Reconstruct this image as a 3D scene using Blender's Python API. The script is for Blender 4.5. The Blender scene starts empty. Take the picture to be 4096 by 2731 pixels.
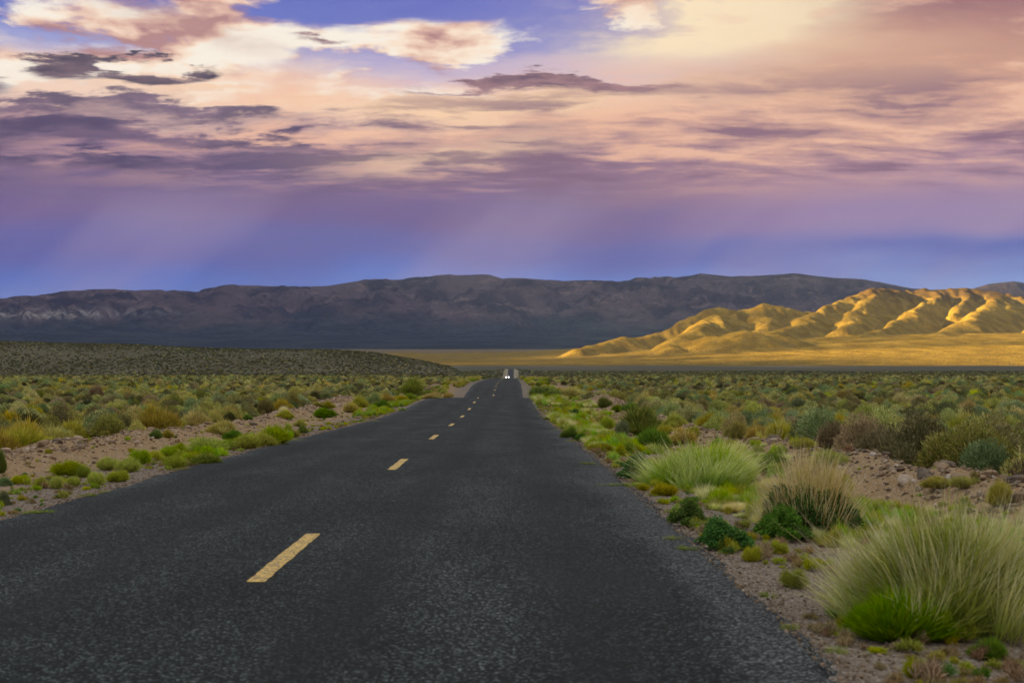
import bpy, bmesh, math, random
import numpy as np
from mathutils import Vector

R = math.radians
scene = bpy.context.scene
COL = scene.collection

# ------------------------------------------------------------------ camera
CAM_H, FPX, HROW = 1.5, 5700.0, 1490.0          # eye height (m), focal length and horizon in photo pixels
cd = bpy.data.cameras.new('camera')
cd.sensor_width = 36.0
cd.lens = FPX / 4096.0 * 36.0
cd.shift_y = (HROW - 1365.5) / 4096.0
cd.clip_start, cd.clip_end = 0.1, 60000.0
cd.dof.use_dof = True
cd.dof.focus_distance = 90.0
cd.dof.aperture_fstop = 4.5
cam = bpy.data.objects.new('camera', cd)
cam.location = (0, 0, CAM_H)
cam.rotation_euler = (R(90), 0, 0)
COL.objects.link(cam)
scene.camera = cam

# ------------------------------------------------------------------ node helper
def lin(c):
    return tuple(((x / 255.0) / 12.92 if x / 255.0 <= 0.04045 else ((x / 255.0 + 0.055) / 1.055) ** 2.4) for x in c)

class S:
    """a socket with arithmetic"""
    def __init__(s, nt, sock): s.nt, s.k = nt, sock
    def m(s, op, *o, clamp=False):
        n = s.nt.nodes.new('ShaderNodeMath'); n.operation = op; n.use_clamp = clamp
        for i, a in enumerate((s,) + o):
            if isinstance(a, S): s.nt.links.new(a.k, n.inputs[i])
            else: n.inputs[i].default_value = a
        return S(s.nt, n.outputs[0])
    def __add__(s, o): return s.m('ADD', o)
    def __sub__(s, o): return s.m('SUBTRACT', o)
    def __mul__(s, o): return s.m('MULTIPLY', o)
    def __truediv__(s, o): return s.m('DIVIDE', o)
    def sm(s, a, b):                      # smoothstep from a to b
        n = s.nt.nodes.new('ShaderNodeMapRange'); n.interpolation_type = 'SMOOTHSTEP'
        s.nt.links.new(s.k, n.inputs[0])
        n.inputs[1].default_value, n.inputs[2].default_value = min(a, b), max(a, b)
        n.inputs[3].default_value, n.inputs[4].default_value = (0, 1) if a < b else (1, 0)
        return S(s.nt, n.outputs[0])
    def inv(s): return (s * -1.0) + 1.0
    def clamp(s): return s.m('ADD', 0.0, clamp=True)

def put(nt, sock, a):
    if isinstance(a, S): nt.links.new(a.k, sock)
    elif isinstance(a, (tuple, list)) and len(sock.default_value) == 4 and len(a) == 3: sock.default_value = (*a, 1)
    else: sock.default_value = a

def mix(nt, f, a, b, mode='MIX'):
    n = nt.nodes.new('ShaderNodeMix'); n.data_type = 'RGBA'; n.blend_type = mode
    put(nt, n.inputs[0], f); put(nt, n.inputs[6], a); put(nt, n.inputs[7], b)
    return S(nt, n.outputs[2])

def ramp(nt, f, stops, interp='LINEAR'):
    n = nt.nodes.new('ShaderNodeValToRGB'); n.color_ramp.interpolation = interp
    e = n.color_ramp.elements
    while len(e) < len(stops): e.new(0.5)
    for el, (p, c) in zip(e, stops):
        el.position = p; el.color = (*c, 1) if len(c) == 3 else c
    put(nt, n.inputs[0], f)
    return S(nt, n.outputs[0])

def comb(nt, x, y, z):
    n = nt.nodes.new('ShaderNodeCombineXYZ')
    for i, a in enumerate((x, y, z)): put(nt, n.inputs[i], a)
    return S(nt, n.outputs[0])

def sep(nt, v):
    n = nt.nodes.new('ShaderNodeSeparateXYZ'); nt.links.new(v.k, n.inputs[0])
    return [S(nt, o) for o in n.outputs]

def vmul(nt, v, s):
    n = nt.nodes.new('ShaderNodeVectorMath'); n.operation = 'MULTIPLY'
    nt.links.new(v.k, n.inputs[0]); n.inputs[1].default_value = s if isinstance(s, tuple) else (s, s, s)
    return S(nt, n.outputs[0])

def vadd(nt, v, s):
    n = nt.nodes.new('ShaderNodeVectorMath'); n.operation = 'ADD'
    nt.links.new(v.k, n.inputs[0]); put(nt, n.inputs[1], s)
    return S(nt, n.outputs[0])

def noise(nt, vec, scale, detail=4.0, rough=0.55, dist=0.0, lac=2.0, dim='2D'):
    n = nt.nodes.new('ShaderNodeTexNoise'); n.noise_dimensions = dim
    nt.links.new(vec.k, n.inputs['Vector'])
    n.inputs['Scale'].default_value = scale; n.inputs['Detail'].default_value = detail
    n.inputs['Roughness'].default_value = rough; n.inputs['Distortion'].default_value = dist
    n.inputs['Lacunarity'].default_value = lac
    return S(nt, n.outputs[0])

def voro(nt, vec, scale, feature='F1', out='Distance', rnd=1.0, dim='2D'):
    n = nt.nodes.new('ShaderNodeTexVoronoi'); n.feature = feature; n.voronoi_dimensions = dim
    nt.links.new(vec.k, n.inputs['Vector'])
    n.inputs['Scale'].default_value = scale; n.inputs['Randomness'].default_value = rnd
    return S(nt, n.outputs[out])

# ------------------------------------------------------------------ sun, sky and exposure
SUN_EL, SUN_AZ = 14.0, -96.0                     # azimuth from the road's direction, minus = to the left
to_sun = Vector((math.sin(R(SUN_AZ)) * math.cos(R(SUN_EL)), math.cos(R(SUN_AZ)) * math.cos(R(SUN_EL)), math.sin(R(SUN_EL))))
ld = bpy.data.lights.new('sun', 'SUN'); ld.energy = 5.0; ld.angle = R(0.53); ld.color = (1.0, 0.66, 0.20)
sun = bpy.data.objects.new('sun', ld); COL.objects.link(sun)
sun.rotation_euler = to_sun.to_track_quat('Z', 'Y').to_euler()
EXPO = 2.4
vs = scene.view_settings
vs.view_transform = 'Standard'; vs.look = 'None'; vs.exposure = EXPO; vs.gamma = 1.0; vs.use_curve_mapping = False
scene.display_settings.display_device = 'sRGB'

world = bpy.data.worlds.new('World'); scene.world = world
world.use_nodes = True
nt = world.node_tree; nt.nodes.clear()

def build_sky(nt):
    tc = nt.nodes.new('ShaderNodeTexCoord')
    D = S(nt, tc.outputs['Generated'])
    x, y, z = sep(nt, D)
    el = z.m('ARCSINE')
    # cloud-deck coordinates: the direction laid on a high flat layer, so clouds flatten towards the horizon
    zz = z.m('MAXIMUM', -0.02) + 0.15
    P = comb(nt, x / zz, y / zz, 0.0)
    warp = noise(nt, P, 1.6, 2, 0.5)
    warp2 = noise(nt, vadd(nt, P, (7.3, 2.1, 4.0)), 1.9, 2, 0.5)
    us, vsx = x * 5.7, el * 5.7
    Pw = vadd(nt, P, comb(nt, (warp - 0.5) * 0.13, (warp2 - 0.5) * 0.13, 0.0))
    f1 = noise(nt, Pw, 3.6, 8, 0.59)                                     # medium cumulus
    f1s = noise(nt, vadd(nt, Pw, (0.03, 0.10, 0.0)), 3.6, 4, 0.5)        # shifted: self shading
    f2 = noise(nt, vadd(nt, vmul(nt, Pw, (0.62, 1.9, 1.0)), (3.3, 8.1, 1.7)), 3.1, 7, 0.58)    # streaky strata
    f3 = noise(nt, vadd(nt, vmul(nt, Pw, (0.8, 1.25, 1.0)), (11.0, 4.0, 2.0)), 9.0, 6, 0.64)          # fine wisps
    hi = vsx.sm(0.55, 0.95)
    u = us + (warp2 - 0.5) * 0.40
    v = vsx + (warp - 0.5) * 0.16 + ((f1 - 0.5) * 0.18 + (f2 - 0.5) * 0.16 + (f3 - 0.5) * 0.11) * hi
    g = lambda *c: lin(c)
    T = 1.7
    def col(stops): return ramp(nt, v / T, [(p / T, g(*c)) for p, c in stops], 'EASE')
    left = col([(0.15, (88, 122, 200)), (0.34, (90, 112, 196)), (0.5, (114, 106, 166)), (0.64, (124, 98, 142)), (0.76, (122, 96, 132)),
                (0.92, (182, 140, 146)), (1.04, (250, 216, 194)), (1.17, (232, 214, 218)), (1.24, (170, 172, 222)), (1.33, (108, 124, 212)), (1.6, (92, 104, 202))])
    cen = col([(0.15, (112, 140, 210)), (0.36, (102, 126, 204)), (0.48, (110, 106, 168)), (0.62, (124, 98, 142)), (0.80, (146, 110, 132)),
               (0.97, (190, 146, 140)), (1.10, (250, 208, 182)), (1.22, (206, 184, 212)), (1.30, (140, 140, 214)), (1.6, (112, 116, 208))])
    rgt = col([(0.15, (128, 156, 214)), (0.34, (120, 144, 210)), (0.46, (98, 104, 178)), (0.58, (150, 120, 164)), (0.76, (180, 138, 150)),
               (0.95, (204, 156, 142)), (1.15, (206, 154, 132)), (1.3, (204, 148, 130)), (1.48, (176, 120, 124)), (1.68, (150, 106, 116))])
    # clear air: physical sky for the same sun, tinted into the photograph's periwinkle
    sk = nt.nodes.new('ShaderNodeTexSky'); sk.sky_type = 'NISHITA'; sk.sun_disc = False
    sk.sun_elevation = R(SUN_EL); sk.sun_rotation = R(SUN_AZ)
    sk.altitude = 1500; sk.air_density = 1.0; sk.dust_density = 1.0; sk.ozone_density = 3.0
    nish = vmul(nt, S(nt, sk.outputs[0]), (0.085, 0.060, 0.085))
    c = mix(nt, us.sm(-1.5, 0.2), left, cen)
    c = mix(nt, us.sm(0.15, 1.35), c, rgt)
    clear = vsx.sm(1.05, 1.4) * us.sm(1.0, 0.3)
    c = mix(nt, clear * 0.3, c, nish)

    def blob(u0, v0, su, sv, p=1.0, rag=None, tilt=0.0):
        a = (u - u0); b = (v - v0)
        if tilt: b = b - a * tilt
        d = (a * a) * (1 / su ** 2) + (b * b) * (1 / sv ** 2)
        if rag is not None: d = d + rag
        return (d * -1.0).m('EXPONENT').m('MINIMUM', 1.0) * p

    rag = (f1 - 0.5) * 4.5 + (f3 - 0.5) * 4.5
    ragS = (f2 - 0.5) * 4.5 + (f3 - 0.5) * 3.5

    # ---- bright sunlit cumulus in the upper sky
    place = blob(-1.30, 1.31, 0.66, 0.14, 1.25, None, -0.08) + blob(-0.32, 1.33, 0.45, 0.09, 1.1) + blob(-1.0, 1.12, 1.2, 0.08, 0.7) \
        + blob(0.55, 1.45, 0.40, 0.09, 1.0) + blob(-1.98, 1.10, 0.3, 0.1, 0.8) + blob(-1.05, 1.46, 0.2, 0.06, 0.9) + blob(-1.8, 1.47, 0.25, 0.05, 0.7)
    over = vsx.sm(1.5, 2.6) * 1.15                                       # the deck goes on overhead
    m = (f1 * 1.5 + f3 * 0.45 + (place.m('MINIMUM', 1.2) + over) * 0.66 - 1.36).sm(-0.02, 0.27)
    m = m * vsx.sm(0.9, 1.05)
    shade = ((f1 - f1s) * 5.0 + (f1 - 0.5) * -1.0 + 0.66).clamp()
    cc = ramp(nt, shade, [(0.0, g(184, 136, 134)), (0.36, g(232, 190, 170)), (0.72, g(255, 230, 206)), (1.0, g(255, 244, 228))])
    cc = mix(nt, vsx.sm(1.5, 2.6) * 0.95, cc, g(250, 253, 248))
    c = mix(nt, m * us.sm(1.6, 0.9).m('MAXIMUM', over).m('MINIMUM', 1.0), c, cc)
    # ---- cream glow where the sun breaks through, upper right
    c = mix(nt, (blob(0.92, 1.37, 0.46, 0.12, 1.0, (f1 - 0.5) * 2.5 + (f3 - 0.5), 0.12) + blob(0.7, 1.26, 0.6, 0.08, 0.5, ragS * 0.5)).clamp(), c, g(255, 232, 194))
    c = mix(nt, blob(1.2, 1.12, 0.5, 0.18, 0.4, (f2 - 0.5) * 3.0), c, g(236, 190, 156))
    # ---- warm streaks in the middle band
    st = (f2 * 0.75 + f3 * 0.3).sm(0.50, 0.66) * vsx.sm(0.66, 0.86) * vsx.sm(1.28, 1.08)
    c = mix(nt, st * us.sm(-2.4, -0.6) * 0.8, c, g(248, 192, 158))
    c = mix(nt, (blob(-0.30, 0.87, 0.42, 0.05, 0.85, ragS, 0.10) + blob(-0.45, 1.07, 0.9, 0.06, 0.8, ragS) + blob(0.1, 1.03, 0.45, 0.035, 0.6, ragS)).clamp(), c, g(255, 212, 172))
    # ---- dark strata, left and middle
    dk = (f2 * 0.8 + f3 * 0.25).sm(0.54, 0.42) * vsx.sm(0.62, 0.80) * vsx.sm(1.12, 0.96) * us.sm(0.6, -0.7)
    c = mix(nt, dk * 0.8, c, g(96, 76, 108))
    c = mix(nt, (f2 * 0.8 + f3 * 0.25).sm(0.53, 0.38) * vsx.sm(0.62, 0.8) * vsx.sm(1.26, 1.0) * us.sm(-1.0, 0.2) * 0.85, c, g(132, 96, 118))
    dkc = lambda a, b: mix(nt, (f3 * 0.7 + f1 * 0.5).sm(0.46, 0.72), a, b)
    sharp = lambda b: b.clamp().sm(0.15, 0.78)
    bands = blob(-1.15, 1.005, 0.38, 0.030, 1.0, ragS * 0.35) + blob(-1.15, 0.915, 0.50, 0.030, 1.0, ragS * 0.35) + blob(-1.85, 0.985, 0.28, 0.030, 1.0, ragS * 0.4) \
        + blob(-1.95, 0.89, 0.26, 0.045, 0.9, ragS * 0.5) + blob(-1.6, 0.80, 0.5, 0.028, 0.75, ragS * 0.5) + blob(-2.0, 1.055, 0.14, 0.03, 0.9, ragS * 0.5)
    c = mix(nt, sharp(bands) * 0.92, c, dkc(g(84, 66, 98), g(128, 100, 124)))
    c = mix(nt, sharp(blob(-0.12, 1.150, 0.24, 0.024, 0.95, ragS * 1.0) + blob(0.30, 1.135, 0.30, 0.036, 0.9, ragS * 1.2, -0.10) + blob(-0.72, 1.33, 0.12, 0.022, 0.8, ragS * 0.6)), c, dkc(g(104, 78, 98), g(168, 126, 130)))
    c = mix(nt, (blob(-1.64, 1.120, 0.19, 0.062, 1.0, rag * 0.55) + blob(-1.31, 1.135, 0.16, 0.055, 1.0, rag * 0.7, 0.15)).clamp().sm(0.30, 0.62), c, dkc(g(72, 60, 80), g(124, 100, 110)))
    c = mix(nt, blob(-1.18, 1.335, 0.26, 0.05, 0.6, rag * 0.5, -0.25), c, g(190, 146, 138))
    # ---- plum bank at the top right and soft salmon wisps
    c = mix(nt, blob(2.0, 1.42, 0.60, 0.16, 0.9, (f1 - 0.5) * 2.0), c, g(136, 94, 110))
    c = mix(nt, (f3 * 0.6 + f2 * 0.5).sm(0.56, 0.68) * us.sm(0.3, 1.2) * vsx.sm(0.74, 0.92) * 0.5, c, g(240, 192, 164))
    # ---- falling rain streaks under the deck
    vx = comb(nt, us * 1.0 - vsx * 1.1 + y.m('SIGN') * 9.0, vsx * 0.45, 0.0)
    vg = noise(nt, vx, 1.5, 3, 0.45)
    c = mix(nt, vg.sm(0.40, 0.70) * vsx.sm(0.16, 0.36) * vsx.sm(0.82, 0.58) * 0.40, c, g(172, 150, 180))
    c = mix(nt, vg.sm(0.52, 0.30) * vsx.sm(0.2, 0.36) * vsx.sm(0.78, 0.55) * 0.35, c, g(102, 100, 160))
    c = mix(nt, blob(1.95, 0.47, 0.65, 0.045, 0.7, None, 0.06), c, g(78, 92, 176))
    # ---- below the horizon: dull ground colour
    c = mix(nt, z.sm(0.0, -0.05), c, g(110, 104, 96))
    return c

SKYMUL = 1.0 / (2.0 ** EXPO)
skyc = build_sky(nt)
bg = nt.nodes.new('ShaderNodeBackground')
sc10 = vmul(nt, skyc, 10.0 * SKYMUL)
nt.links.new(sc10.k, bg.inputs[0]); bg.inputs[1].default_value = 0.1
wo = nt.nodes.new('ShaderNodeOutputWorld'); nt.links.new(bg.outputs[0], wo.inputs[0])
world.cycles.sampling_method = 'MANUAL'; world.cycles.sample_map_resolution = 512
scene.cycles.use_denoising = True; scene.cycles.denoising_prefilter = 'ACCURATE'; scene.cycles.denoising_input_passes = 'RGB_ALBEDO_NORMAL'
scene.cycles.use_adaptive_sampling = True; scene.cycles.adaptive_threshold = 0.006; scene.cycles.adaptive_min_samples = 16
scene.cycles.max_bounces = 8; scene.cycles.diffuse_bounces = 5; scene.cycles.glossy_bounces = 2
scene.cycles.transmission_bounces = 5; scene.cycles.sample_clamp_indirect = 4.0; scene.cycles.sample_clamp_direct = 0.0; scene.cycles.volume_bounces = 0; scene.cycles.transparent_max_bounces = 4

# ================================================================== helpers: noise, meshes, tags
def _hash(ix, iy, seed):
    h = (ix.astype(np.int64) * 374761393 + iy.astype(np.int64) * 668265263 + seed * 1442695041) & 0xFFFFFFFF
    h = ((h ^ (h >> 13)) * 1274126177) & 0xFFFFFFFF
    return (h ^ (h >> 16)) & 0xFFFFFFFF

def perlin(x, y, seed=0):
    x = np.asarray(x, float); y = np.asarray(y, float)
    ix, iy = np.floor(x), np.floor(y); fx, fy = x - ix, y - iy
    def gr(dx, dy):
        a = _hash(ix + dx, iy + dy, seed) / 4294967296.0 * 2 * np.pi
        return np.cos(a) * (fx - dx) + np.sin(a) * (fy - dy)
    sx = fx * fx * fx * (fx * (fx * 6 - 15) + 10); sy = fy * fy * fy * (fy * (fy * 6 - 15) + 10)
    a = gr(0, 0) * (1 - sx) + gr(1, 0) * sx; b = gr(0, 1) * (1 - sx) + gr(1, 1) * sx
    return (a * (1 - sy) + b * sy) * 1.5

def fbm(x, y, oct=4, seed=0, gain=0.5):
    t, a, f = 0.0, 1.0, 1.0
    for i in range(oct):
        t = t + a * perlin(x * f, y * f, seed + i * 17); a *= gain; f *= 2.03
    return t

def ridged(x, y, oct=4, seed=0, gain=0.5):
    t, a, f, n = 0.0, 1.0, 1.0, 0.0
    for i in range(oct):
        t = t + a * (1 - np.abs(perlin(x * f, y * f, seed + i * 31))); n += a; a *= gain; f *= 2.07
    return t / n

def sstep(a, b, x):
    t = np.clip((np.asarray(x, float) - a) / (b - a), 0, 1); return t * t * (3 - 2 * t)

def mesh_np(name, v, f, mats=(), smooth=False, colors=None):
    """mesh from arrays: v (n,3), f (m,k)"""
    v = np.asarray(v, np.float32); f = np.asarray(f, np.int32)
    me = bpy.data.meshes.new(name)
    me.vertices.add(len(v)); me.vertices.foreach_set('co', v.ravel())
    k = f.shape[1]
    me.loops.add(f.size); me.loops.foreach_set('vertex_index', f.ravel())
    me.polygons.add(len(f)); me.polygons.foreach_set('loop_start', np.arange(0, f.size, k, dtype=np.int32))
    if smooth: me.polygons.foreach_set('use_smooth', np.ones(len(f), bool))
    me.update(calc_edges=True)
    if colors is not None:
        c = np.ones((len(v), 4), np.float32); c[:, :3] = colors
        at = me.color_attributes.new('Col', 'FLOAT_COLOR', 'POINT'); at.data.foreach_set('color', c.ravel())
    for m in mats: me.materials.append(m)
    return me

def grid_mesh(name, X, Y, Z, mat, smooth=True):
    ny, nx = X.shape
    v = np.stack([X, Y, Z], -1).reshape(-1, 3)
    i = np.arange(ny * nx).reshape(ny, nx)
    f = np.stack([i[:-1, :-1], i[:-1, 1:], i[1:, 1:], i[1:, :-1]], -1).reshape(-1, 4)
    return mesh_np(name, v, f, [mat], smooth)

def link(name, me, parent=None, loc=(0, 0, 0), rot=(0, 0, 0), scl=(1, 1, 1)):
    o = bpy.data.objects.new(name, me); COL.objects.link(o)
    o.location, o.rotation_euler, o.scale = loc, rot, scl
    if parent is not None: o.parent = parent
    return o

def tag(o, label=None, cat=None, group=None, kind=None):
    if label: o['label'] = label
    if cat: o['category'] = cat
    if group: o['group'] = group
    if kind: o['kind'] = kind
    return o

def new_mat(name):
    m = bpy.data.materials.new(name); m.use_nodes = True
    nt = m.node_tree
    b = nt.nodes['Principled BSDF']
    return m, nt, b

def obj_co(nt):
    n = nt.nodes.new('ShaderNodeTexCoord'); return S(nt, n.outputs['Object'])

def bump(nt, b, h, strength=0.5, dist=0.02):
    n = nt.nodes.new('ShaderNodeBump'); n.inputs['Strength'].default_value = strength; n.inputs['Distance'].default_value = dist
    nt.links.new(h.k, n.inputs['Height']); nt.links.new(n.outputs[0], b.inputs['Normal'])

def simple(name, col, rough=0.6, metal=0.0, emit=None, es=0.0, var=0.15, scale=8.0):
    m, nt, b = new_mat(name)
    n = noise(nt, obj_co(nt), scale, 3)
    c = mix(nt, n, tuple(x * (1 - var) for x in col), tuple(min(1, x * (1 + var)) for x in col))
    nt.links.new(c.k, b.inputs['Base Color'])
    b.inputs['Roughness'].default_value = rough; b.inputs['Metallic'].default_value = metal
    if emit: b.inputs['Emission Color'].default_value = (*emit, 1); b.inputs['Emission Strength'].default_value = es
    return m

# ================================================================== the lie of the land
_py = [-40, 0, 12, 24, 36, 48, 60, 72, 85, 97, 104, 112, 125, 140, 155, 162, 168, 180, 192, 205, 220, 250, 300, 366, 400, 470, 560, 700, 760, 900, 1150, 1400, 1480, 1560, 1650, 1800, 1860, 2000, 2400, 14000]
_pz = [0.0, 0, 0, -.05, -.15, -.29, -.39, -.39, -.29, -.23, -.33, -.62, -1.35, -1.95, -1.85, -1.60, -1.30, -.82, -.45, -.20, -.06, 0, .05, .05, -.25, -.9, -1.3, -1.42, -1.6, -3.2, -4.6, -4.3, -3.7, -2.0, .5, 5.6, 6.3, 3.5, 5, 60]
def _smooth_tab(ys, zs, n=4001):
    t = np.concatenate([np.linspace(-40, 420, 4601), np.linspace(421, 14000, 6000)])
    z = np.interp(t, ys, zs)
    k = np.hanning(81); k /= k.sum()
    zz = z.copy(); zz[40:4560] = np.convolve(z, k, 'same')[40:4560]
    return t, zz
_TY, _TZ = _smooth_tab(_py, _pz)
def road_z(y): return np.interp(y, _TY, _TZ)
def road_x(y): return np.interp(y, [-40, 10, 50, 97, 168, 366, 720, 1480, 1800, 2400], [-1.75, -1.8, -2.05, -2.3, -2.2, -2.05, -1.75, -1.5, -1.2, -1.0])
def plain_z(y): return np.interp(y, [-500, 0, 400, 800, 1500, 1900, 2700, 3800, 5500, 7000, 12000], [0.5, 0.1, 0.1, 0.0, 0.5, 4.5, 15.5, 38, 92, 150, 330])
def bank_l(y): return np.interp(y, [-20, 10, 26, 40, 56, 73, 100, 130], [-9.0, -9.2, -9.5, -9.6, -9.9, -10.5, -11.6, -12.5]) + 0.35 * perlin(np.asarray(y) * 0.13, 0.5, 3)
def bank_r(y): return np.interp(y, [-20, 10, 16, 23, 36, 46, 100, 130], [5.6, 5.7, 5.8, 5.8, 5.2, 5.0, 6.4, 7.0]) + 0.3 * perlin(np.asarray(y) * 0.15, 9.5, 4)

def ground_z(x, y):
    x = np.asarray(x, float); y = np.asarray(y, float)
    d = x - road_x(y); ad = np.abs(d)
    w = np.maximum(sstep(7, 45, ad), sstep(1880, 2250, y))
    zp = plain_z(y)
    z = road_z(y) * (1 - w) + zp * w
    near = 1 - sstep(90, 170, y)
    # bladed verge: slightly lower than the road, then the stony bank, then the flat
    z = z - 0.05 - 0.30 * sstep(430, 480, y) - 0.10 * sstep(3.5, 5.5, ad) * near * (1 - sstep(9, 12, ad) * 0.6)
    bl = np.exp(-((x - bank_l(y) - 0.0) / 0.75) ** 2) * (0.25 + 0.10 * perlin(y * 0.35, 1.5, 11))
    br = np.exp(-((x - bank_r(y)) / 0.7) ** 2) * (0.34 + 0.14 * perlin(y * 0.4, 5.5, 12))
    z = z + (bl + br) * near
    rough = sstep(3.7, 5.0, ad)
    z = z + rough * (0.035 * perlin(x * 1.3, y * 1.3, 21) + 0.02 * perlin(x * 3.7, y * 3.7, 22)) * (1 - sstep(60, 120, y))
    z = z + sstep(10, 16, ad) * 0.10 * perlin(x * 0.25, y * 0.25, 23) + sstep(60, 300, ad) * 0.9 * perlin(x * 0.006, y * 0.006, 24)
    # outwash rising to the foot of the hills
    return z

def at(col, row, y=None):
    """point of the ground that stands at a place in the view; a fixed distance may be given"""
    if y is not None:
        x = (col - 2048) / FPX * y
        return float(x), float(y), float(ground_z(x, y))
    ys = np.concatenate([np.arange(4, 130, 0.02), np.arange(130, 900, 0.25)])
    xs = (col - 2048) / FPX * ys
    rows = HROW + FPX * (CAM_H - ground_z(xs, ys)) / ys
    i = np.argmax(rows <= row)
    if rows[i] > row: i = len(ys) - 1
    return float(xs[i]), float(ys[i]), float(ground_z(xs[i], ys[i]))

# ================================================================== surface materials
def ground_material():
    m, nt, b = new_mat('desert_soil')
    p = obj_co(nt); x, y, z = sep(nt, p)
    big = noise(nt, p, 0.35, 4); med = noise(nt, p, 2.2, 5, 0.6); fine = noise(nt, p, 26.0, 5, 0.72)
    soil = mix(nt, med.sm(0.3, 0.7), (0.145, 0.084, 0.034), (0.245, 0.150, 0.066))
    soil = mix(nt, big.sm(0.35, 0.65), soil, (0.200, 0.132, 0.064))
    soil = mix(nt, fine.sm(0.42, 0.60), soil, (0.31, 0.205, 0.105), 'MIX')
    st = voro(nt, p, 22.0); sc = voro(nt, p, 22.0, out='Color')
    sr = sep(nt, sc)[0]
    stone = ramp(nt, sr, [(0.0, (0.10, 0.09, 0.085)), (0.4, (0.22, 0.17, 0.12)), (0.75, (0.36, 0.28, 0.20)), (1.0, (0.42, 0.37, 0.31))])
    soil = mix(nt, st.sm(0.42, 0.30) * sr.sm(0.35, 0.5) * 0.8, soil, stone)
    # loose road chippings beside the asphalt: distance from the centre line
    dx = (x + 2.0).m('ABSOLUTE') + (med - 0.5) * 2.2
    chip = dx.sm(6.2, 4.4)
    cs = voro(nt, p, 55.0, out='Color'); cr = sep(nt, cs)[1]
    gravel = ramp(nt, cr, [(0.0, (0.035, 0.038, 0.044)), (0.5, (0.10, 0.103, 0.115)), (0.85, (0.18, 0.175, 0.18)), (1.0, (0.34, 0.32, 0.31))])
    soil = mix(nt, chip * 0.6, soil, gravel)
    # the brush-covered flat and, beyond the single bushes, its mixed colour
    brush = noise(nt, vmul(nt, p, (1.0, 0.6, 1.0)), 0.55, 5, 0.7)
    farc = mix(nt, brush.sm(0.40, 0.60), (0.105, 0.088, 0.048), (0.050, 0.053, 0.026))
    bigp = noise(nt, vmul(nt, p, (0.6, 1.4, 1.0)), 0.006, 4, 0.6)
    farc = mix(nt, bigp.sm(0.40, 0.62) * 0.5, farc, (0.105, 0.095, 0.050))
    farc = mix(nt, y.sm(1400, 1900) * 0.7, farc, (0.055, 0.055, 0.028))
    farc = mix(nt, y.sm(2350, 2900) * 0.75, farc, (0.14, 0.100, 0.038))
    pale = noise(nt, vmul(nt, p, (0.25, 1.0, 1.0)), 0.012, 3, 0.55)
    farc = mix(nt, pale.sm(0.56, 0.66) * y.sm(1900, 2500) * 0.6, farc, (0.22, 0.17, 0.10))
    side = (x + 2.0).m('ABSOLUTE').sm(8.3, 11.0)
    fl = mix(nt, med.sm(0.35, 0.65), (0.105, 0.080, 0.042), (0.18, 0.138, 0.078))
    soil = mix(nt, side * 0.8, soil, fl)
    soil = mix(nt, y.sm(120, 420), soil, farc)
    nt.links.new(soil.k, b.inputs['Base Color'])
    b.inputs['Roughness'].default_value = 0.95; b.inputs['Specular IOR Level'].default_value = 0.15
    h = fine * 0.5 + st.inv() * 0.6 + med
    bump(nt, b, h, 0.7, 0.03)
    return m

def asphalt_material():
    m, nt, b = new_mat('worn_asphalt')
    p = obj_co(nt); x, y, z = sep(nt, p)
    c1 = voro(nt, p, 70.0, out='Color'); r1 = sep(nt, c1)[0]; d1 = voro(nt, p, 70.0)
    c2 = voro(nt, p, 190.0, out='Color'); r2 = sep(nt, c2)[0]
    big = noise(nt, vmul(nt, p, (1.0, 0.35, 1.0)), 0.8, 5, 0.6)
    base = ramp(nt, r1, [(0.0, (0.007, 0.011, 0.012)), (0.40, (0.026, 0.034, 0.036)), (0.70, (0.060, 0.072, 0.075)), (0.86, (0.190, 0.210, 0.215)), (1.0, (0.70, 0.73, 0.73))])
    base = mix(nt, r2.sm(0.5, 1.0) * 0.4, base, (0.078, 0.068, 0.066))
    base = mix(nt, 1.0, base, ramp(nt, big, [(0.25, (0.11, 0.135, 0.14)), (0.5, (0.20, 0.238, 0.242)), (0.75, (0.33, 0.365, 0.365))]), 'MULTIPLY')
    # wheel tracks polished a little darker, loose chippings paler along the edges
    u = (x + 2.05)
    tr = (((u.m('ABSOLUTE') - 1.75).m('ABSOLUTE') - 0.75).m('ABSOLUTE'))
    base = mix(nt, tr.sm(0.50, 0.0) * 0.50, base, (0.011, 0.013, 0.014))
    ed = (u.m('ABSOLUTE') + (big - 0.5) * 0.8).sm(2.95, 3.5)
    edge = ramp(nt, r1, [(0.0, (0.012, 0.015, 0.019)), (0.6, (0.050, 0.056, 0.064)), (1.0, (0.26, 0.27, 0.28))])
    base = mix(nt, ed * 0.45, base, edge)
    tar = noise(nt, vadd(nt, vmul(nt, p, (0.7, 0.16, 1.0)), (3.1, 7.7, 0.0)), 0.9, 4, 0.6).sm(0.63, 0.69)
    base = mix(nt, tar * 0.45, base, (0.016, 0.019, 0.021))
    # transverse hairline cracks
    cr = noise(nt, vmul(nt, p, (0.25, 2.2, 1.0)), 0.9, 6, 0.6)
    cm = (cr - 0.5).m('ABSOLUTE').sm(0.007, 0.002)
    base = mix(nt, cm * noise(nt, p, 0.12, 2).sm(0.46, 0.58) * 0.9, base, (0.012, 0.013, 0.015))
    nt.links.new(base.k, b.inputs['Base Color'])
    b.inputs['Roughness'].default_value = 0.85; b.inputs['Specular IOR Level'].default_value = 0.14
    bump(nt, b, d1.inv() * 0.7 + r2 * 0.25, 0.8, 0.006)
    return m

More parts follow.
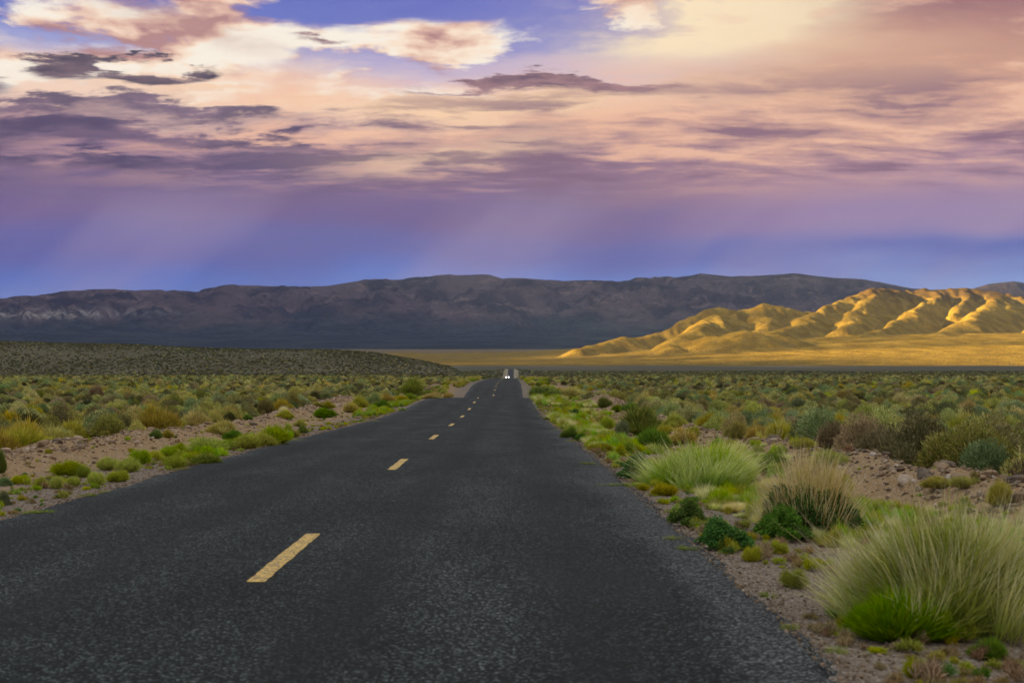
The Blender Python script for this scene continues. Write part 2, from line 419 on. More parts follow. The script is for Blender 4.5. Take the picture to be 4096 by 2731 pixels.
def paint_material():
    m, nt, b = new_mat('yellow_road_paint')
    p = obj_co(nt)
    r1 = sep(nt, voro(nt, p, 70.0, out='Color'))[1]
    n = noise(nt, p, 14.0, 5, 0.7)
    c = ramp(nt, r1, [(0.0, (0.48, 0.30, 0.065)), (0.5, (0.74, 0.50, 0.13)), (1.0, (0.84, 0.64, 0.26))])
    c = mix(nt, (n * 0.8 + r1 * 0.40).sm(0.58, 0.70) * 0.85, c, (0.07, 0.068, 0.060))
    nt.links.new(c.k, b.inputs['Base Color']); b.inputs['Roughness'].default_value = 0.8
    bump(nt, b, voro(nt, p, 70.0).inv(), 0.6, 0.005)
    return m

def hill_material():
    m, nt, b = new_mat('dry_grass_hillside')
    p = obj_co(nt); x, y, z = sep(nt, p)
    n1 = noise(nt, p, 0.02, 5, 0.6); n2 = noise(nt, p, 0.16, 5, 0.7); tuft = voro(nt, p, 0.26)
    c = mix(nt, n1.sm(0.35, 0.65), (0.190, 0.130, 0.022), (0.300, 0.212, 0.042))
    c = mix(nt, n2.sm(0.50, 0.66) * 0.7, c, (0.095, 0.062, 0.018))
    c = mix(nt, tuft.sm(0.34, 0.16) * 0.5, c, (0.085, 0.065, 0.025))
    # bare rock on the heights
    rock = (noise(nt, p, 0.03, 6, 0.7) * 120.0 + z).sm(255, 300)
    c = mix(nt, rock * 0.8, c, (0.065, 0.040, 0.022))
    # brush on the apron
    c = mix(nt, z.sm(75, 30) * n2.sm(0.46, 0.58) * 0.7, c, (0.11, 0.085, 0.038))
    nt.links.new(c.k, b.inputs['Base Color'])
    b.inputs['Roughness'].default_value = 1.0; b.inputs['Specular IOR Level'].default_value = 0.0
    bump(nt, b, n2 * 1.4 + tuft.inv() * 0.8 + noise(nt, p, 0.05, 4) * 2.0, 0.7, 1.6)
    return m

def mountain_material(name, dark, lite, fan, zlo, zhi):
    m, nt, b = new_mat(name)
    p = obj_co(nt); x, y, z = sep(nt, p)
    n1 = noise(nt, p, 0.0022, 6, 0.62); n2 = noise(nt, p, 0.012, 6, 0.68); n3 = noise(nt, vmul(nt, p, (1.0, 1.0, 5.0)), 0.004, 5, 0.6, dim='3D')
    c = mix(nt, n1.sm(0.40, 0.60), dark, tuple(0.6 * a + 0.4 * q for a, q in zip(dark, lite)))
    c = mix(nt, n3.sm(0.50, 0.66) * n2.sm(0.42, 0.58) * 0.85, c, lite)
    c = mix(nt, n2.sm(0.56, 0.66) * 0.45, c, tuple(q * 0.55 for q in dark))
    low = ((n1 - 0.5) * 260.0 + z).sm(zhi, zlo)
    fn = mix(nt, noise(nt, vmul(nt, p, (0.5, 1.0, 1.0)), 0.006, 6, 0.65).sm(0.42, 0.6), fan, tuple(q * 1.5 for q in fan))
    fn = mix(nt, noise(nt, p, 0.03, 5, 0.7).sm(0.5, 0.62) * 0.5, fn, tuple(q * 0.55 for q in fan))
    c = mix(nt, low, c, fn)
    # pale washed-out slopes
    if name == 'far_range_rock':
        w = (x + 2650.0) * 0.0016; w2 = (z - 330.0) * 0.03
        sp = ((w * w + w2 * w2) * -1.0).m('EXPONENT') * n2.sm(0.42, 0.6)
        c = mix(nt, sp * 0.8, c, (0.42, 0.40, 0.38))
    nt.links.new(c.k, b.inputs['Base Color'])
    b.inputs['Roughness'].default_value = 1.0; b.inputs['Specular IOR Level'].default_value = 0.0
    bump(nt, b, n2 * 20.0 + n1 * 30.0, 1.0, 2.0)
    return m

MAT_SOIL, MAT_ASPH, MAT_PAINT, MAT_HILL = ground_material(), asphalt_material(), paint_material(), hill_material()

# ================================================================== ground sheet
gx = np.concatenate([-np.geomspace(22, 22000, 70)[::-1], np.arange(-21.8, 14.0, 0.2), np.geomspace(14, 22000, 76)])
gy = np.concatenate([-np.geomspace(2, 9000, 24)[::-1], np.arange(-1, 3.4, 0.5), np.arange(3.5, 62, 0.25), 62 * 1.014 ** np.arange(0, 400)])
gy = np.unique(np.concatenate([gy[(gy < 430) | (gy > 1980)], np.arange(430, 1380, 10.0), np.arange(1380, 1985, 5.0)]))
gy = gy[gy < 15500]
GX, GY = np.meshgrid(gx, gy)
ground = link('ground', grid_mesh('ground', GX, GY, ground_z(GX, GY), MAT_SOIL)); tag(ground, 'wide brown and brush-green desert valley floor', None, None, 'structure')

# ================================================================== road and its painted dashes
ry = np.concatenate([np.arange(-30, 3, 0.5), np.arange(3, 45, 0.06), np.arange(45, 130, 0.25), np.arange(130, 2000, 2.5)])
def edge_off(y, s): 
    y = np.asarray(y)
    k = 1 - sstep(60, 140, y)
    return (0.10 * perlin(y * 0.45, 3.3, s) + (0.07 * perlin(y * 2.3, 1.1, s + 5) + 0.05 * perlin(y * 7.0, 2.1, s + 9)) * k)
fr = np.array([-1, -0.97, -0.8, -0.5, -0.25, 0, 0.25, 0.5, 0.8, 0.97, 1.0])
RX = np.zeros((len(ry), len(fr))); RZ = np.zeros_like(RX)
hl, hr = 3.48 + edge_off(ry, 41), 3.50 + edge_off(ry, 51)
for j, f in enumerate(fr):
    RX[:, j] = road_x(ry) + np.where(f < 0, f * hl, f * hr)
    RZ[:, j] = road_z(ry) + 0.03 - 0.035 * abs(f) ** 2 - (0.05 if abs(f) == 1.0 else 0.0)
RY = np.repeat(ry[:, None], len(fr), 1)
road = link('road', grid_mesh('road', RX, RY, RZ, MAT_ASPH)); tag(road, 'dark grey asphalt road running straight to the horizon', None, None, 'structure')
def road_top(y): return road_z(y) + 0.03
y0 = 10.0
k = 0
while y0 < 420:
    L, hw = 3.05, 0.066
    ys = np.linspace(y0, y0 + L, 45)
    xs = road_x(ys)
    jl = 0.010 * perlin(ys * 5, 0.3 + k, 71); jr = 0.010 * perlin(ys * 5, 7.3 + k, 72)
    c = np.array([-1, 0, 1.0])
    DX = xs[:, None] + c[None] * hw + np.where(c[None] < 0, jl[:, None], np.where(c[None] > 0, jr[:, None], 0))
    DY = np.repeat(ys[:, None], 3, 1) + 0.02 * perlin(DX * 30, 0.2 + k, 73)
    DZ = np.repeat(road_top(ys)[:, None] + 0.0045 + 0.00002 * y0, 3, 1)
    link('lane_dash', grid_mesh('lane_dash', DX, DY, DZ, MAT_PAINT), road)
    y0 += 12.19; k += 1

# sandy shoulders beside the far stretch of road
MAT_SAND = simple('pale_sand', (0.21, 0.175, 0.11), 0.95, var=0.35, scale=0.4)
sy = np.arange(1400, 1900, 2.5)
SX = np.stack([road_x(sy) - 8.6 + 0.9 * perlin(sy * 0.02, 0.2, 5), road_x(sy) - 4, road_x(sy), road_x(sy) + 4, road_x(sy) + 8.9 + 0.9 * perlin(sy * 0.02, 4.2, 6)], 1)
shoulder = link('sand_shoulder', grid_mesh('sand_shoulder', SX, np.repeat(sy[:, None], 5, 1), np.repeat((road_z(sy) - 0.16)[:, None], 5, 1), MAT_SAND))
tag(shoulder, 'pale sandy shoulders along the far stretch of road', None, None, 'structure')

# ================================================================== low brush-covered rise on the left
def hill_left_z(x, y):
    cols = x / y * FPX + 2048
    crest = np.interp(cols, [-900, -300, 0, 500, 1000, 1300, 1500, 1650, 1780, 1900, 1960], [1352, 1360, 1367, 1379, 1397, 1401, 1411, 1436, 1462, 1486, 1500])
    zc = CAM_H + (HROW - crest) / FPX * 1000.0
    t = sstep(640, 1010, y) * (1 - 0.55 * sstep(1010, 1500, y))
    base = plain_z(y) - 0.6
    return base - 14 * sstep(1790, 1960, cols) + np.maximum(zc - base, 0) * t * 1.0 + 0.5 * fbm(x * 0.012, y * 0.012, 3, 61) * t
hx = np.arange(-700, 40, 5.0); hy = np.arange(600, 1500, 6.0)
HX, HY = np.meshgrid(hx, hy)
rise = link('low_hill', grid_mesh('low_hill', HX, HY, hill_left_z(HX, HY), MAT_SOIL)); tag(rise, 'low dark brush-covered rise at the left behind the sagebrush flat', None, None, 'structure')

# ================================================================== golden hills on the right
def P3(c, r, y): return ((c - 2048) / FPX * y, y, CAM_H + (HROW - r) / FPX * y)
RIDGES = [  # (slope, rounding in m, polyline of column, row, distance)
    (.42, 45, [(2300, 1392, 3500), (2440, 1362, 3650), (2600, 1327, 3780), (2760, 1268, 3850), (2860, 1235, 3890), (2919, 1221, 3910), (2990, 1228, 3950), (3050, 1258, 4050)]),
    (.40, 30, [(2885, 1250, 3760), (2840, 1282, 3600), (2760, 1335, 3420), (2660, 1378, 3240)]),
    (.50, 75, [(3020, 1240, 3930), (3071, 1217, 3960), (3150, 1228, 3980), (3240, 1250, 4000)]),
    (.50, 35, [(3071, 1219, 3950), (3060, 1262, 3800), (3045, 1312, 3640)]),
    (.28, 55, [(2790, 1362, 3300), (2880, 1335, 3290), (2976, 1313, 3300), (3060, 1324, 3310), (3170, 1352, 3340)]),
    (.46, 28, [(2990, 1368, 3350), (3076, 1332, 3480), (3180, 1287, 3660), (3267, 1245, 3850), (3400, 1185, 4060), (3498, 1149, 4200)]),
    (.52, 45, [(3470, 1155, 4190), (3520, 1149, 4210), (3570, 1160, 4260), (3624, 1157, 4350), (3750, 1148, 4400), (3900, 1148, 4410), (3999, 1154, 4400), (4096, 1180, 4350), (4280, 1235, 4300)]),
    (.62, 40, [(3512, 1158, 4180), (3490, 1200, 4030), (3420, 1258, 3830), (3340, 1308, 3600)]),
    (.52, 26, [(3720, 1152, 4380), (3735, 1190, 4190), (3640, 1240, 3960), (3560, 1290, 3740), (3470, 1335, 3480)]),
    (.66, 20, [(3880, 1150, 4400), (3870, 1185, 4230), (3830, 1240, 4000)]),
    (.50, 36, [(3990, 1158, 4390), (4010, 1192, 4180), (3920, 1245, 3930), (3820, 1300, 3660), (3730, 1350, 3420)]),
    (.60, 34, [(4120, 1190, 4340), (4190, 1250, 4050), (4150, 1320, 3650)]),
]
def fan_z(x, y):
    w = sstep(-150, 1000, x)
    rise_ = 0.058 * np.clip(y - 2660, 0, 900)
    return plain_z(y) - 0.6 * (1 - sstep(2640, 2720, y)) + w * rise_ + (x * 0.012) * sstep(0, 500, x) * sstep(2600, 3100, y)
def hills_z(x, y):
    wx = x + 34 * perlin(x * 0.0045, y * 0.0045, 81) + 9 * perlin(x * 0.016, y * 0.016, 82)
    wy = y + 34 * perlin(x * 0.0045, y * 0.0045, 83) + 9 * perlin(x * 0.016, y * 0.016, 84)
    fan = fan_z(x, y)
    acc = np.zeros_like(x); K = 0.30
    mx = fan.copy(); hs = [fan]
    for slope, w, pts in RIDGES:
        best = np.full_like(x, -1e4)
        Q = [P3(*p) for p in pts]
        for a, b in zip(Q[:-1], Q[1:]):
            ex, ey = b[0] - a[0], b[1] - a[1]
            t = np.clip(((wx - a[0]) * ex + (wy - a[1]) * ey) / (ex * ex + ey * ey), 0, 1)
            d = np.hypot(wx - a[0] - t * ex, wy - a[1] - t * ey)
            best = np.maximum(best, a[2] + t * (b[2] - a[2]) - slope * 1.75 * (np.sqrt(d * d + (w * 0.9) ** 2) - w * 0.9))
        hs.append(best); mx = np.maximum(mx, best)
    for h in hs: acc += np.exp(np.clip((h - mx) * K, -60, 0))
    z = mx + np.log(acc) / K
    up = np.clip((z - fan) / 60.0, 0, 1)
    z = z - up * 7.0 * (1 - ridged(x * 0.011 + 0.3 * perlin(x * .004, y * .004, 5), y * 0.0045, 3, 91)) * 2.0 + up * (4.5 * fbm(x * 0.010, y * 0.008, 3, 96) + 2.2 * fbm(x * 0.035, y * 0.03, 3, 95))
    z = z - up * 5.0 * np.clip(ridged(x * 0.019 + 0.5 * perlin(x * .006, y * .006, 8), y * 0.006, 3, 93) * 2.6 - 1.75, 0, 1)
    z = z - (1 - up) * sstep(2750, 3100, y) * sstep(100, 500, x) * 3.5 * np.clip(ridged(x * 0.010 + y * 0.004, y * 0.0016, 3, 97) * 3.2 - 2.2, 0, 1)
    return z
qx = np.arange(-420, 1750, 5.0); qy = np.arange(2620, 4760, 5.5)
QX, QY = np.meshgrid(qx, qy)
gh = link('golden_hills', grid_mesh('golden_hills', QX, QY, hills_z(QX, QY), MAT_HILL)); tag(gh, 'sunlit golden grassy hills with dark gullies at the right', None, None, 'structure')

# ================================================================== far mountain range and the peak behind it
SKY = [(-1200, 1235), (-400, 1222), (0, 1210), (200, 1180), (350, 1168), (450, 1166), (550, 1172), (700, 1170), (790, 1176), (870, 1158), (950, 1146), (1100, 1150), (1160, 1154), (1300, 1148),
       (1500, 1122), (1600, 1126), (1750, 1108), (1850, 1105), (1930, 1103), (1960, 1106), (2010, 1122), (2100, 1119), (2250, 1132), (2420, 1136), (2600, 1120), (2700, 1117), (2800, 1103),
       (2900, 1112), (3000, 1111), (3090, 1105), (3180, 1100), (3230, 1106), (3340, 1118), (3450, 1122), (3550, 1140), (3650, 1158), (3900, 1185), (4400, 1230), (5200, 1290)]
def range_z(colm, y):
    crest = np.interp(colm, [p[0] for p in SKY], [p[1] for p in SKY])
    yc = 9400.0
    zc = CAM_H + (HROW - crest) / FPX * yc
    zb = np.interp(y, [5400, 6500, 7400, 8200, 9400, 11500], [86, 150, 226, 300, 390, 300])
    x = (colm - 2048) / FPX * y
    wx = x + 160 * perlin(x * 0.0011, y * 0.0011, 101)
    t = sstep(6900, 9350, y + 240 * perlin(x * 0.0009, y * 0.0004, 102) * (1 - sstep(8500, 9300, y)))
    back = 1 - sstep(9450, 11200, y)
    z = zb + (zc - zb) * np.where(y <= 9400, t ** 1.25, back)
    # spurs and gullies running down to the valley
    env = sstep(6600, 8300, y) * (1 - sstep(8650, 9250, y))
    sp = ridged(wx * 0.0021, y * 0.00065 + 0.2, 5, 111, 0.52) - 0.72
    sp2 = ridged(wx * 0.0062 + 3, y * 0.0019, 4, 121, 0.5) - 0.72
    z = z + env * (280 * np.minimum(sp - 0.12, 0) + 100 * np.minimum(sp2 - 0.12, 0) + 16)
    z = z + sstep(8800, 9300, y) * 3 * fbm(x * 0.004, y * 0.006, 3, 131)
    z = z + (1 - sstep(7200, 8300, y)) * sstep(5600, 6500, y) * 9 * fbm(x * 0.0025, y * 0.0012, 4, 141)
    return x, z
cc = np.arange(-900, 4700, 6.0); yy = np.concatenate([np.linspace(5400, 7600, 70), np.linspace(7620, 9420, 150), np.linspace(9460, 11300, 14)])
CC, YY = np.meshgrid(cc, yy)
XX, ZZ = range_z(CC, YY)
MAT_MT = mountain_material('far_range_rock', (0.054, 0.043, 0.050), (0.230, 0.165, 0.160), (0.044, 0.048, 0.052), 190, 400)
mr = link('mountain_range', grid_mesh('mountain_range', XX, YY, ZZ, MAT_MT)); tag(mr, 'long shaded blue-brown mountain range across the horizon', None, None, 'structure')

pc = np.arange(3600, 4900, 12.0); pyy = np.linspace(9650, 11300, 60)
PC, PY = np.meshgrid(pc, pyy)
pcrest = np.interp(PC, [3600, 3800, 3900, 3960, 4060, 4096, 4200, 4400, 4900], [1240, 1195, 1152, 1135, 1125, 1132, 1150, 1185, 1240])
pz = 250 + (CAM_H + (HROW - pcrest) / FPX * 10400 - 250) * sstep(9650, 10400, PY) * (1 - 0.6 * sstep(10450, 11300, PY))
PX = (PC - 2048) / FPX * PY
pz = pz + 60 * (ridged(PX * 0.003, PY * 0.0012, 4, 151) - 0.72) * sstep(9700, 10000, PY) * (1 - sstep(10200, 10390, PY))
MAT_PK = mountain_material('distant_peak_rock', (0.036, 0.030, 0.042), (0.08, 0.065, 0.072), (0.036, 0.04, 0.044), 200, 300)
pk = link('distant_peak', grid_mesh('distant_peak', PX, PY, pz, MAT_PK)); tag(pk, 'small far mountain peak behind the golden hills', None, None, 'structure')

# ================================================================== added cloud deck out of view at left, cut to shade all but the hills
def shade_deck():
    H = 2300.0
    L = H / math.tan(R(SUN_EL))
    ox, oy = math.sin(R(SUN_AZ)) * L, math.cos(R(SUN_AZ)) * L       # a point on the ground is shaded by what stands here above it
    ax, ay = np.arange(-9000, 7200, 60.0), np.arange(-3500, 13500, 60.0)
    A, B = np.meshgrid(ax, ay)                                       # ground coordinates of the shadow
    tn = 0.17
    near_edge = 2610 - (A - 950) * tn
    far_edge = np.minimum(5050 - (A - 900) * tn * 0.6, near_edge + 160 + np.clip(A + 420, 0, None) * 2.6)
    n = 150 * perlin(A * 0.0006, B * 0.0022, 201) + 40 * perlin(A * 0.0025, B * 0.006, 202)
    dens = np.maximum(near_edge + n * 0.35 - B, B - far_edge + n * 1.6)   # > 0 inside the deck
    keep = ((A > -1500) & (A < 2300) & (B > -500) & (B < 4000)) | ((B > 4000 - A * 0.1) & (A > -4800) & (A < 5200) & (B < 11800))
    dens = np.where(keep & (A + ox < -0.40 * np.maximum(B + oy, 0)), dens, -1.0)
    thick = np.clip(dens / 500.0, 0, 1) ** 0.5 * (150 + 80 * fbm(A * 0.002, B * 0.002, 3, 203))
    # scraps added to the deck, their shadows blurring into half shade on the left hills
    pr = 0.55 * sstep(-300, 0, A) * (1 - sstep(1430, 1680, A)) * sstep(2980, 3180, B) * (1 - sstep(4150, 4400, B))
    pr = np.maximum(pr, 0.80 * (1 - sstep(100, 1000, A)) * (A > -1200) * (B > near_edge - 60) * (B < 4300))
    scrap = (np.random.default_rng(9).random(A.shape) < pr)
    dens = np.where(scrap & (A + ox < -0.40 * np.maximum(B + oy, 0)), np.maximum(dens, 60.0), dens)
    inside = dens > 0
    ny, nx = A.shape
    idx = -np.ones((ny, nx), int)
    cell = (inside[:-1, :-1] & inside[1:, :-1] & inside[:-1, 1:] & inside[1:, 1:]) | scrap[:-1, :-1]
    use = np.zeros((ny, nx), bool)
    use[:-1, :-1] |= cell; use[1:, :-1] |= cell; use[:-1, 1:] |= cell; use[1:, 1:] |= cell
    idx[use] = np.arange(use.sum())
    X, Y = A[use] + ox, B[use] + oy
    th = thick[use]
    low = np.stack([X, Y, H - 0.25 * th + 14 * perlin(X * 0.003, Y * 0.003, 205)], 1); top = np.stack([X, Y, H + th + 4], 1)
    c = np.argwhere(cell); i, j = c[:, 0], c[:, 1]
    q = np.stack([idx[i, j], idx[i, j + 1], idx[i + 1, j + 1], idx[i + 1, j]], 1)
    N = use.sum()
    faces = [q[:, ::-1], q + N]
    from collections import Counter
    e = np.concatenate([q[:, [0, 1]], q[:, [1, 2]], q[:, [2, 3]], q[:, [3, 0]]])
    key = {(a, b) for a, b in map(tuple, e)}
    side = [(a, b, b + N, a + N) for a, b in key if (b, a) not in key]
    faces.append(np.array(side))
    m, nt, b = new_mat('shade_cloud_white')
    cn = noise(nt, obj_co(nt), 0.002, 4)
    nt.links.new(mix(nt, cn, (0.82, 0.82, 0.84), (0.92, 0.91, 0.90)).k, b.inputs['Base Color'])
    b.inputs['Roughness'].default_value = 1.0; b.inputs['Specular IOR Level'].default_value = 0.0
    return link('shade_clouds', mesh_np('shade_clouds', np.concatenate([low, top]), np.concatenate(faces), [m], True))
deck = tag(shade_deck(), 'added grey-white cloud deck out of view at left, shaped to shade the valley', None, None, 'stuff')

# ================================================================== the valley air
def haze_box():
    bm = bmesh.new(); bmesh.ops.create_cube(bm, size=1.0)
    x0, x1, y0, y1, z0, z1 = -23000, 23000, -9500, 16500, -8, 900
    for v in bm.verts:
        v.co.x = x1 if v.co.x > 0 else x0; v.co.y = y1 if v.co.y > 0 else y0; v.co.z = z1 if v.co.z > 0 else z0
    me = bpy.data.meshes.new('haze'); bm.to_mesh(me); bm.free()
    m = bpy.data.materials.new('valley_air'); m.use_nodes = True
    n = m.node_tree; n.nodes.clear()
    pv = n.nodes.new('ShaderNodeVolumePrincipled'); out = n.nodes.new('ShaderNodeOutputMaterial')
    pv.inputs['Color'].default_value = (0.30, 0.48, 1.0, 1); pv.inputs['Density'].default_value = HAZE_D
    pv.inputs['Anisotropy'].default_value = 0.0
    n.links.new(pv.outputs[0], out.inputs['Volume'])
    me.materials.append(m)
    return link('haze', me)
HAZE_D = 2.2e-5
haze = tag(haze_box(), 'faint blue air over the valley', None, None, 'stuff')

# ================================================================== plants: blade and leaf builders
rng = np.random.default_rng(7)

def foliage_material(name, trans=0.32, hue=0.06, val=0.90):
    m = bpy.data.materials.new(name); m.use_nodes = True
    nt = m.node_tree; nt.nodes.clear()
    a = nt.nodes.new('ShaderNodeVertexColor'); a.layer_name = 'Col'
    oi = nt.nodes.new('ShaderNodeObjectInfo')
    rnd = S(nt, oi.outputs['Random'])
    hs = nt.nodes.new('ShaderNodeHueSaturation')
    nt.links.new(a.outputs[0], hs.inputs['Color'])
    put(nt, hs.inputs['Hue'], (rnd * 13.7).m('FRACT') * hue + (0.5 - hue / 2))
    put(nt, hs.inputs['Value'], rnd * val + (1 - val / 2))
    put(nt, hs.inputs['Saturation'], (rnd * 7.3).m('FRACT') * 0.3 + 0.90)
    d = nt.nodes.new('ShaderNodeBsdfDiffuse'); t = nt.nodes.new('ShaderNodeBsdfTranslucent')
    nt.links.new(hs.outputs[0], d.inputs[0]); nt.links.new(hs.outputs[0], t.inputs[0])
    mx = nt.nodes.new('ShaderNodeMixShader'); mx.inputs[0].default_value = trans
    nt.links.new(d.outputs[0], mx.inputs[1]); nt.links.new(t.outputs[0], mx.inputs[2])
    o = nt.nodes.new('ShaderNodeOutputMaterial'); nt.links.new(mx.outputs[0], o.inputs[0])
    return m
MAT_LEAF = foliage_material('leaf_and_stalk', val=0.36)
MAT_BRUSH = foliage_material('sagebrush_leaf', val=0.95)
MAT_WOOD = simple('grey_brush_wood', (0.13, 0.10, 0.075), 0.95, var=0.4, scale=12)

def unit(v): return v / np.maximum(np.linalg.norm(v, axis=-1, keepdims=True), 1e-9)
def pick(pal, n, r, jit=0.18):
    pal = np.asarray(pal, float); c = pal[r.integers(0, len(pal), n)]
    return np.clip(c * (1 + jit * r.standard_normal((n, 1))), 0.004, 1)

def blades(base, dirv, length, width, bend, c0, c1, r):
    """slim two-segment blades"""
    n = len(base)
    side = unit(np.cross(dirv, r.standard_normal((n, 3))))
    L, W = length[:, None], width[:, None]
    down = np.array([0, 0, -1.0]); out = unit(dirv * np.array([1, 1, 0]) + 1e-6)
    mid = base + dirv * L * 0.55 + (down * 0.3 + out * 0.5) * (bend[:, None] * L * 0.30)
    tip = base + dirv * L + (down * 0.7 + out * 0.7) * (bend[:, None] * L)
    v = np.stack([base - side * W * .5, base + side * W * .5, mid - side * W * .42, mid + side * W * .42, tip], 1)
    cm = c0 * 0.45 + c1 * 0.55
    c = np.stack([c0, c0, cm, cm, c1], 1)
    f = np.array([[0, 1, 2], [1, 3, 2], [2, 3, 4]])
    F = (np.arange(n) * 5)[:, None, None] + f[None]
    return v.reshape(-1, 3), F.reshape(-1, 3), c.reshape(-1, 3)

def leaves(p, dirv, length, width, col, r):
    n = len(p)
    side = unit(np.cross(dirv, r.standard_normal((n, 3)))); L, W = length[:, None], width[:, None]
    v = np.stack([p, p + dirv * L * .45 - side * W * .5, p + dirv * L * .45 + side * W * .5, p + dirv * L], 1)
    c = np.repeat(col[:, None], 4, 1)
    f = np.array([[0, 2, 1], [1, 2, 3]])
    F = (np.arange(n) * 4)[:, None, None] + f[None]
    return v.reshape(-1, 3), F.reshape(-1, 3), c.reshape(-1, 3)

def join(*parts):
    vs_, fs_, cs_, o = [], [], [], 0
    for v, f, c in parts: vs_.append(v); fs_.append(f + o); cs_.append(c); o += len(v)
    return np.concatenate(vs_), np.concatenate(fs_), np.concatenate(cs_)

def dome_points(n, r, lobes, shell=0.55, flat=0.0):
    """points in a lumpy mound of width 1 and height 1; returns positions and outward directions"""
    k = len(lobes)
    w = np.array([l[3] ** 2 for l in lobes]); idx = r.choice(k, n, p=w / w.sum())
    d = unit(r.standard_normal((n, 3))); d[:, 2] = np.abs(d[:, 2]) * 1.0 - 0.25 * (r.random(n) < 0.4); d = unit(d)
    rad = (shell + (1 - shell) * r.random(n) ** 0.6)
    c = np.array([l[:3] for l in lobes])[idx]; R_ = np.array([l[3] for l in lobes])[idx]; Rz = np.array([l[4] for l in lobes])[idx]
    p = c + d * (rad * R_)[:, None]
    p[:, 2] = c[:, 2] + d[:, 2] * rad * Rz
    p[:, 2] = np.maximum(p[:, 2], 0.01)
    return p, unit(d * np.array([1, 1, 0.9]) + np.array([0, 0, .25]))

def mk_lobes(r, k=8, spread=0.30, big=0.27):
    L = []
    for i in range(k):
        a, q = r.random() * 2 * np.pi, spread * np.sqrt(r.random())
        R_ = big * (0.65 + 0.6 * r.random()) * (1.1 - 0.5 * q / spread)
        zt = (1.0 - 0.75 * (q / max(spread, 1e-3)) ** 2) * (0.72 + 0.28 * r.random())
        z0 = zt * 0.42
        L.append((q * np.cos(a), q * np.sin(a), z0, R_, zt - z0))
    return L

PAL = {
    'sage': [(0.343, 0.362, 0.118), (0.453, 0.434, 0.184), (0.240, 0.270, 0.082), (0.549, 0.461, 0.198)],
    'blue': [(0.240, 0.308, 0.139), (0.168, 0.240, 0.097), (0.324, 0.379, 0.182)],
    'grey': [(0.283, 0.237, 0.125), (0.204, 0.176, 0.087), (0.367, 0.302, 0.180)],
    'dark': [(0.090, 0.175, 0.022), (0.144, 0.245, 0.031), (0.216, 0.305, 0.040), (0.065, 0.131, 0.022)],
    'vivid': [(0.139, 0.252, 0.026), (0.212, 0.337, 0.038), (0.101, 0.184, 0.026)],
    'olive': [(0.355, 0.365, 0.059), (0.460, 0.420, 0.070), (0.259, 0.287, 0.052)],
    'lime': [(0.323, 0.409, 0.032), (0.388, 0.451, 0.047), (0.236, 0.334, 0.030), (0.430, 0.451, 0.074)],
    'leafy': [(0.078, 0.182, 0.030), (0.129, 0.250, 0.046), (0.055, 0.130, 0.027), (0.181, 0.289, 0.068)],
    'straw': [(0.539, 0.435, 0.120), (0.634, 0.538, 0.182), (0.445, 0.358, 0.085)],
    'pale': [(0.840, 0.790, 0.420), (0.860, 0.820, 0.520), (0.760, 0.690, 0.280)],
    'gold': [(0.606, 0.660, 0.162), (0.489, 0.596, 0.129), (0.722, 0.710, 0.259)],
    'spring': [(0.297, 0.457, 0.043), (0.427, 0.579, 0.065), (0.205, 0.332, 0.036)],
    'mat': [(0.247, 0.307, 0.025), (0.178, 0.242, 0.019), (0.297, 0.317, 0.040)],
    'dry': [(0.322, 0.236, 0.118), (0.407, 0.311, 0.172), (0.236, 0.178, 0.091)],
    'creo': [(0.131, 0.131, 0.056), (0.174, 0.165, 0.076), (0.091, 0.097, 0.041)]
}

def g_sage(r, n, pal='sage', s=1.0):
    """rounded brush: fine twigs and small leaves in uneven clumps"""
    lb = mk_lobes(r, 16, 0.36, 0.18)
    p, d = dome_points(n, r, lb, 0.30)
    d = unit(d + 0.5 * r.standard_normal(d.shape) + np.array([0, 0, .7]))
    a = leaves(p, d, (0.030 + 0.035 * r.random(n)) * s, (0.009 + 0.008 * r.random(n)) * s, pick(PAL[pal], n, r, .25), r)
    k = n // 5
    p2, d2 = dome_points(k, r, lb, 0.7)
    d2 = unit(d2 * np.array([.5, .5, 1]) + 0.25 * r.standard_normal(d2.shape) + np.array([0, 0, .8]))
    b = blades(p2, d2, (0.05 + 0.07 * r.random(k)), 0.006 * s + np.zeros(k), 0.1 * r.random(k), pick(PAL[pal], k, r), pick(PAL[pal] if pal != 'sage' else PAL['olive'], k, r), r)
    return join(a, b)

